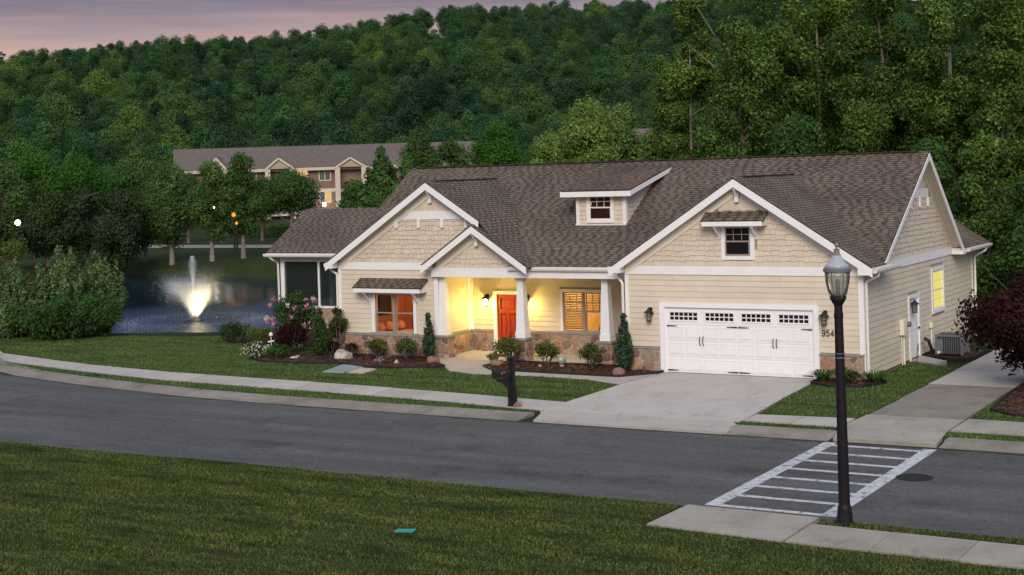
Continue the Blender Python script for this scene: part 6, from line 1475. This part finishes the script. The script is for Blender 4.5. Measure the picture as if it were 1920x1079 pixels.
shrub(-12.95, -.1, .6, .4, 'small yellowish plant at the left tip of the porch bed', 'leaf_lime', 400, .06, 206)
def juniper(x, y, h, r, label, seed, mat='leaf_juniper', n=2600, leaf=.07):
    rng = np.random.default_rng(seed); t = tag(empty('juniper', (x, y, .03)), label, 'shrub'); MB().tube([(0, 0, 0), (0, 0, h*.7)], [.035, .01], 6).obj('trunk', 'bark', t)
    bl_ = []
    for z in np.arange(.12, h-.12, .11):
        rr = r*(min(1, .55+z/h*1.6) if z < h*.35 else 1)*max(.16, (1-(z/h)**1.8))
        for k in range(3): a = rng.uniform(0, 6.28); bl_.append((math.cos(a)*rr*.55, math.sin(a)*rr*.55, z, max(.06, rr*.5), 1.6))
    link('foliage', crown_mesh('foliage', bl_, n, leaf, mat, rng, .3, 1.8, .8), t); return t
juniper(-15.75, .15, 1.75, .26, 'slim blue green juniper against the left porch column', 211)
juniper(-7.75, -.45, 1.98, .34, 'tall blue green juniper beside the garage stone base', 212, n=3400)
juniper(-20.35, -.15, 1.85, .42, 'dark upright conifer shrub at the left house corner', 213, 'leaf_azalea', 3600, .075)
shrub(-20.0, .45, .9, 1.75, 'loose dark shrub against the wing corner', 'leaf_dark', 1500, .09, 214)
az = shrub(-22.9, 1.6, 2.2, 2.15, 'large azalea covered in pink blossoms by the screened porch', 'leaf_azalea', 4200, .10, 215, 'azalea', 'shrub', 18)
arng = np.random.default_rng(3)
for k in range(22):
    a = arng.uniform(-2.6, .9); zz = arng.uniform(.95, 2.1); rr = 1.05*math.sqrt(max(.05, 1-((zz-1.15)/1.05)**2))
    C, D = crown_pts([(math.cos(a)*rr, math.sin(a)*rr-.1, zz, .10)], 26, arng, .4); link('blossom', fast_mesh('blossom', leaf_quads(C, D, .085, 1, arng), 4, 'petal_pink' if k % 6 else 'petal_white'), az)
shrub(-21.95, .0, 1.75, 1.15, 'small weeping dark red maple in the left mulch bed', 'leaf_maple', 3800, .075, 216, 'weeping_maple', 'tree', 16)
shrub(-19.95, .0, .8, .6, 'small dark red shrub between weeping maple and the conifer shrub', 'leaf_maple', 700, .07, 217)
shrub(-24.9, 1.9, 1.5, .75, 'yellow green mounded shrub left of the weeping maple', 'leaf_lime', 1400, .08, 218)
shrub(-26.6, 2.3, 1.6, .85, 'dark green rounded shrub at the far left end of the bed', 'leaf_azalea', 2000, .085, 219)
wf = shrub(-22.35, -1.45, .85, .5, 'low bush covered with small white flowers at the bed edge', 'leaf_azalea', 900, .06, 220, 'flower_bush', 'bush')
C, D = crown_pts([(0, -.05, .32, .40, .55)], 260, arng, .85); link('blossom', fast_mesh('blossom', leaf_quads(C, D, .06, 1, arng), 4, 'petal_white'), wf, 'stuff')
hs = shrub(-21.45, -1.35, .85, .52, 'bright green hosta clump right of the white flower bush', 'leaf_bright', 900, .10, 221, 'hosta', 'plant')
C, D = crown_pts([(-.32, -.1, .4, .13)], 50, arng, .5); link('blossom', fast_mesh('blossom', leaf_quads(C, D, .06, 1, arng), 4, 'petal_white'), hs, 'stuff')
shrub(-19.3, .3, .7, .5, 'small red tinged plant left of the white boulder', 'leaf_maple', 500, .06, 222)
orn = tag(empty('garden_ornament', (-22.0, -.95, .03)), 'small white ornament on a thin rod in front of the weeping maple', 'garden ornament')
MB().tube([(0, 0, 0), (0, 0, .8)], .012, 6).obj('rod', 'trim', orn); MB().lathe((0, 0, .25), [(.02, 0), (.06, .04), (.06, .1), (.02, .15)], 10).obj('lower_bauble', 'trim', orn); MB().lathe((0, 0, .74), [(.02, 0), (.07, .05), (.07, .12), (.02, .16)], 10).obj('upper_bauble', 'trim', orn)
MB().bar((-.14, 0, .55), (.14, 0, .6), .03, .05).obj('cross_piece', 'trim', orn)
def blade_clump(x, y, r, h, label, seed, mat='blade_far', n=120):
    rng = np.random.default_rng(seed); V_ = []
    for k in range(n):
        a = rng.uniform(0, 6.28); b = rng.uniform(0, .25)*r; L = rng.uniform(.6, 1)*h; o_ = np.array([math.cos(a)*b, math.sin(a)*b, 0]); d = np.array([math.cos(a), math.sin(a), 0]); s = np.array([-d[1], d[0], 0])*.016
        p1 = o_+d*r*.45+np.array([0, 0, L*.85]); p2 = o_+d*r*rng.uniform(.8, 1.1)+np.array([0, 0, L*.7])
        V_ += [o_-s, o_+s, p1+s, p1-s, p1-s, p1+s, p2+s*.1, p2-s*.1]
    t = tag(empty('daylily', (x, y, .03)), label, 'plant'); link('leaves', fast_mesh('leaves', np.array(V_), 4, mat), t); return t
blade_clump(-1.05, -.75, .42, .45, 'grassy daylily clump left of the lamp post at the garage corner', 301, 'leaf_mid')
blade_clump(-.45, -.75, .40, .55, 'grassy daylily clump hidden partly by the lamp post', 302, 'leaf_bright'); blade_clump(.42, -.35, .5, .42, 'broad grassy daylily clump right of the lamp post by the downspout', 303, 'leaf_mid')
shrub(-.15, -.6, .5, .4, 'small dark leafy plant between the daylily clumps', 'leaf_dark', 350, .07, 304)

# ---- fountain ---------------------------------------------------------
fo = tag(empty('fountain', tuple(FOUNT)), 'floating pond fountain with a tall white jet and lit golden spray', 'fountain')
MB().lathe((0, 0, 0), [(.5, -.1), (.55, .02), (.45, .08), (.15, .10), (.12, .16)], 20).obj('float', 'black', fo)
def water_drop():
    m = bpy.data.materials.new('spray'); m.use_nodes = True; nt = m.node_tree; nt.nodes.clear()
    o_ = N(nt, 'ShaderNodeOutputMaterial'); d = N(nt, 'ShaderNodeBsdfDiffuse'); t = N(nt, 'ShaderNodeBsdfTranslucent'); mx = N(nt, 'ShaderNodeMixShader')
    d.inputs[0].default_value = (.85, .87, .9, 1); t.inputs[0].default_value = (.85, .87, .9, 1); mx.inputs[0].default_value = .5
    lk(nt, d.outputs[0], mx.inputs[1]); lk(nt, t.outputs[0], mx.inputs[2]); lk(nt, mx.outputs[0], o_.inputs[0]); return m
MT['spray'] = water_drop()
wr = np.random.default_rng(8)
def tri_drops(P_, size):
    n = len(P_); a = wr.normal(size=(n, 3)); b = wr.normal(size=(n, 3)); a /= np.linalg.norm(a, axis=1)[:, None]; b /= np.linalg.norm(b, axis=1)[:, None]; s = (size*wr.uniform(.5, 1.4, n))[:, None]
    return np.stack([P_-a*s*.6, P_+b*s*.5, P_+a*s*.6], 1).reshape(-1, 3)
# jet
n = 13000; t = wr.random(n)**.8; z = 3.55*t; wj = .03+.09*np.clip((t-.55)/.3, 0, 1)*np.clip((1.05-t)/.2, .1, 1); P_ = np.stack([wr.normal(size=n)*wj, wr.normal(size=n)*wj, z], 1)
link('jet', fast_mesh('jet', tri_drops(P_, .020), 3, 'spray'), fo, 'stuff')
# V spray: ballistic cone of nozzles
def cone(n, v0, ang0, ang1, sp, az0, az1, tmax=1.0):
    az_ = wr.uniform(az0, az1, n); el = np.radians(wr.uniform(ang0, ang1, n)); v = v0*(1+wr.normal(size=n)*sp); tt = wr.random(n)**.75*(2*v*np.sin(el)/9.81)*tmax
    r = v*np.cos(el)*tt+.1; z = v*np.sin(el)*tt-4.9*tt*tt; P_ = np.stack([np.cos(az_)*r, np.sin(az_)*r, z], 1)+wr.normal(size=(n, 3))*(.05+.16*tt[:, None]); return P_[P_[:, 2] > 0]
link('spray', fast_mesh('spray', tri_drops(np.concatenate([cone(60000, 5.7, 72, 87, .14, -1.3, 1.9, .56), cone(42000, 6.3, 68, 77, .08, 2.2, 3.8, .64), cone(20000, 6.0, 68, 78, .12, 0, 6.28, .8)]), .0175), 3, 'spray'), fo, 'stuff')
n = 6000; a = wr.uniform(0, 6.28, n); r = wr.normal(size=n)*.35+3.6; P_ = np.stack([np.cos(a)*r, np.sin(a)*r, wr.random(n)**2*.18+.01], 1)
link('splash_ring', fast_mesh('splash_ring', tri_drops(P_, .018), 3, 'spray'), fo, 'stuff')
for k in range(3):
    a = .1+.9*k-.9; l = bpy.data.lights.new('fountain_lamp', 'SPOT'); l.energy = 480; l.color = (1, .74, .34); l.spot_size = math.radians(95); l.spot_blend = .8; l.shadow_soft_size = .12
    lo = bpy.data.objects.new('fountain_lamp', l); COL.objects.link(lo); lo.parent = fo; lo.location = (math.cos(a)*.45, math.sin(a)*.45, .2); lo.rotation_euler = (math.pi, 0, 0)
print('objects', len(bpy.data.objects))
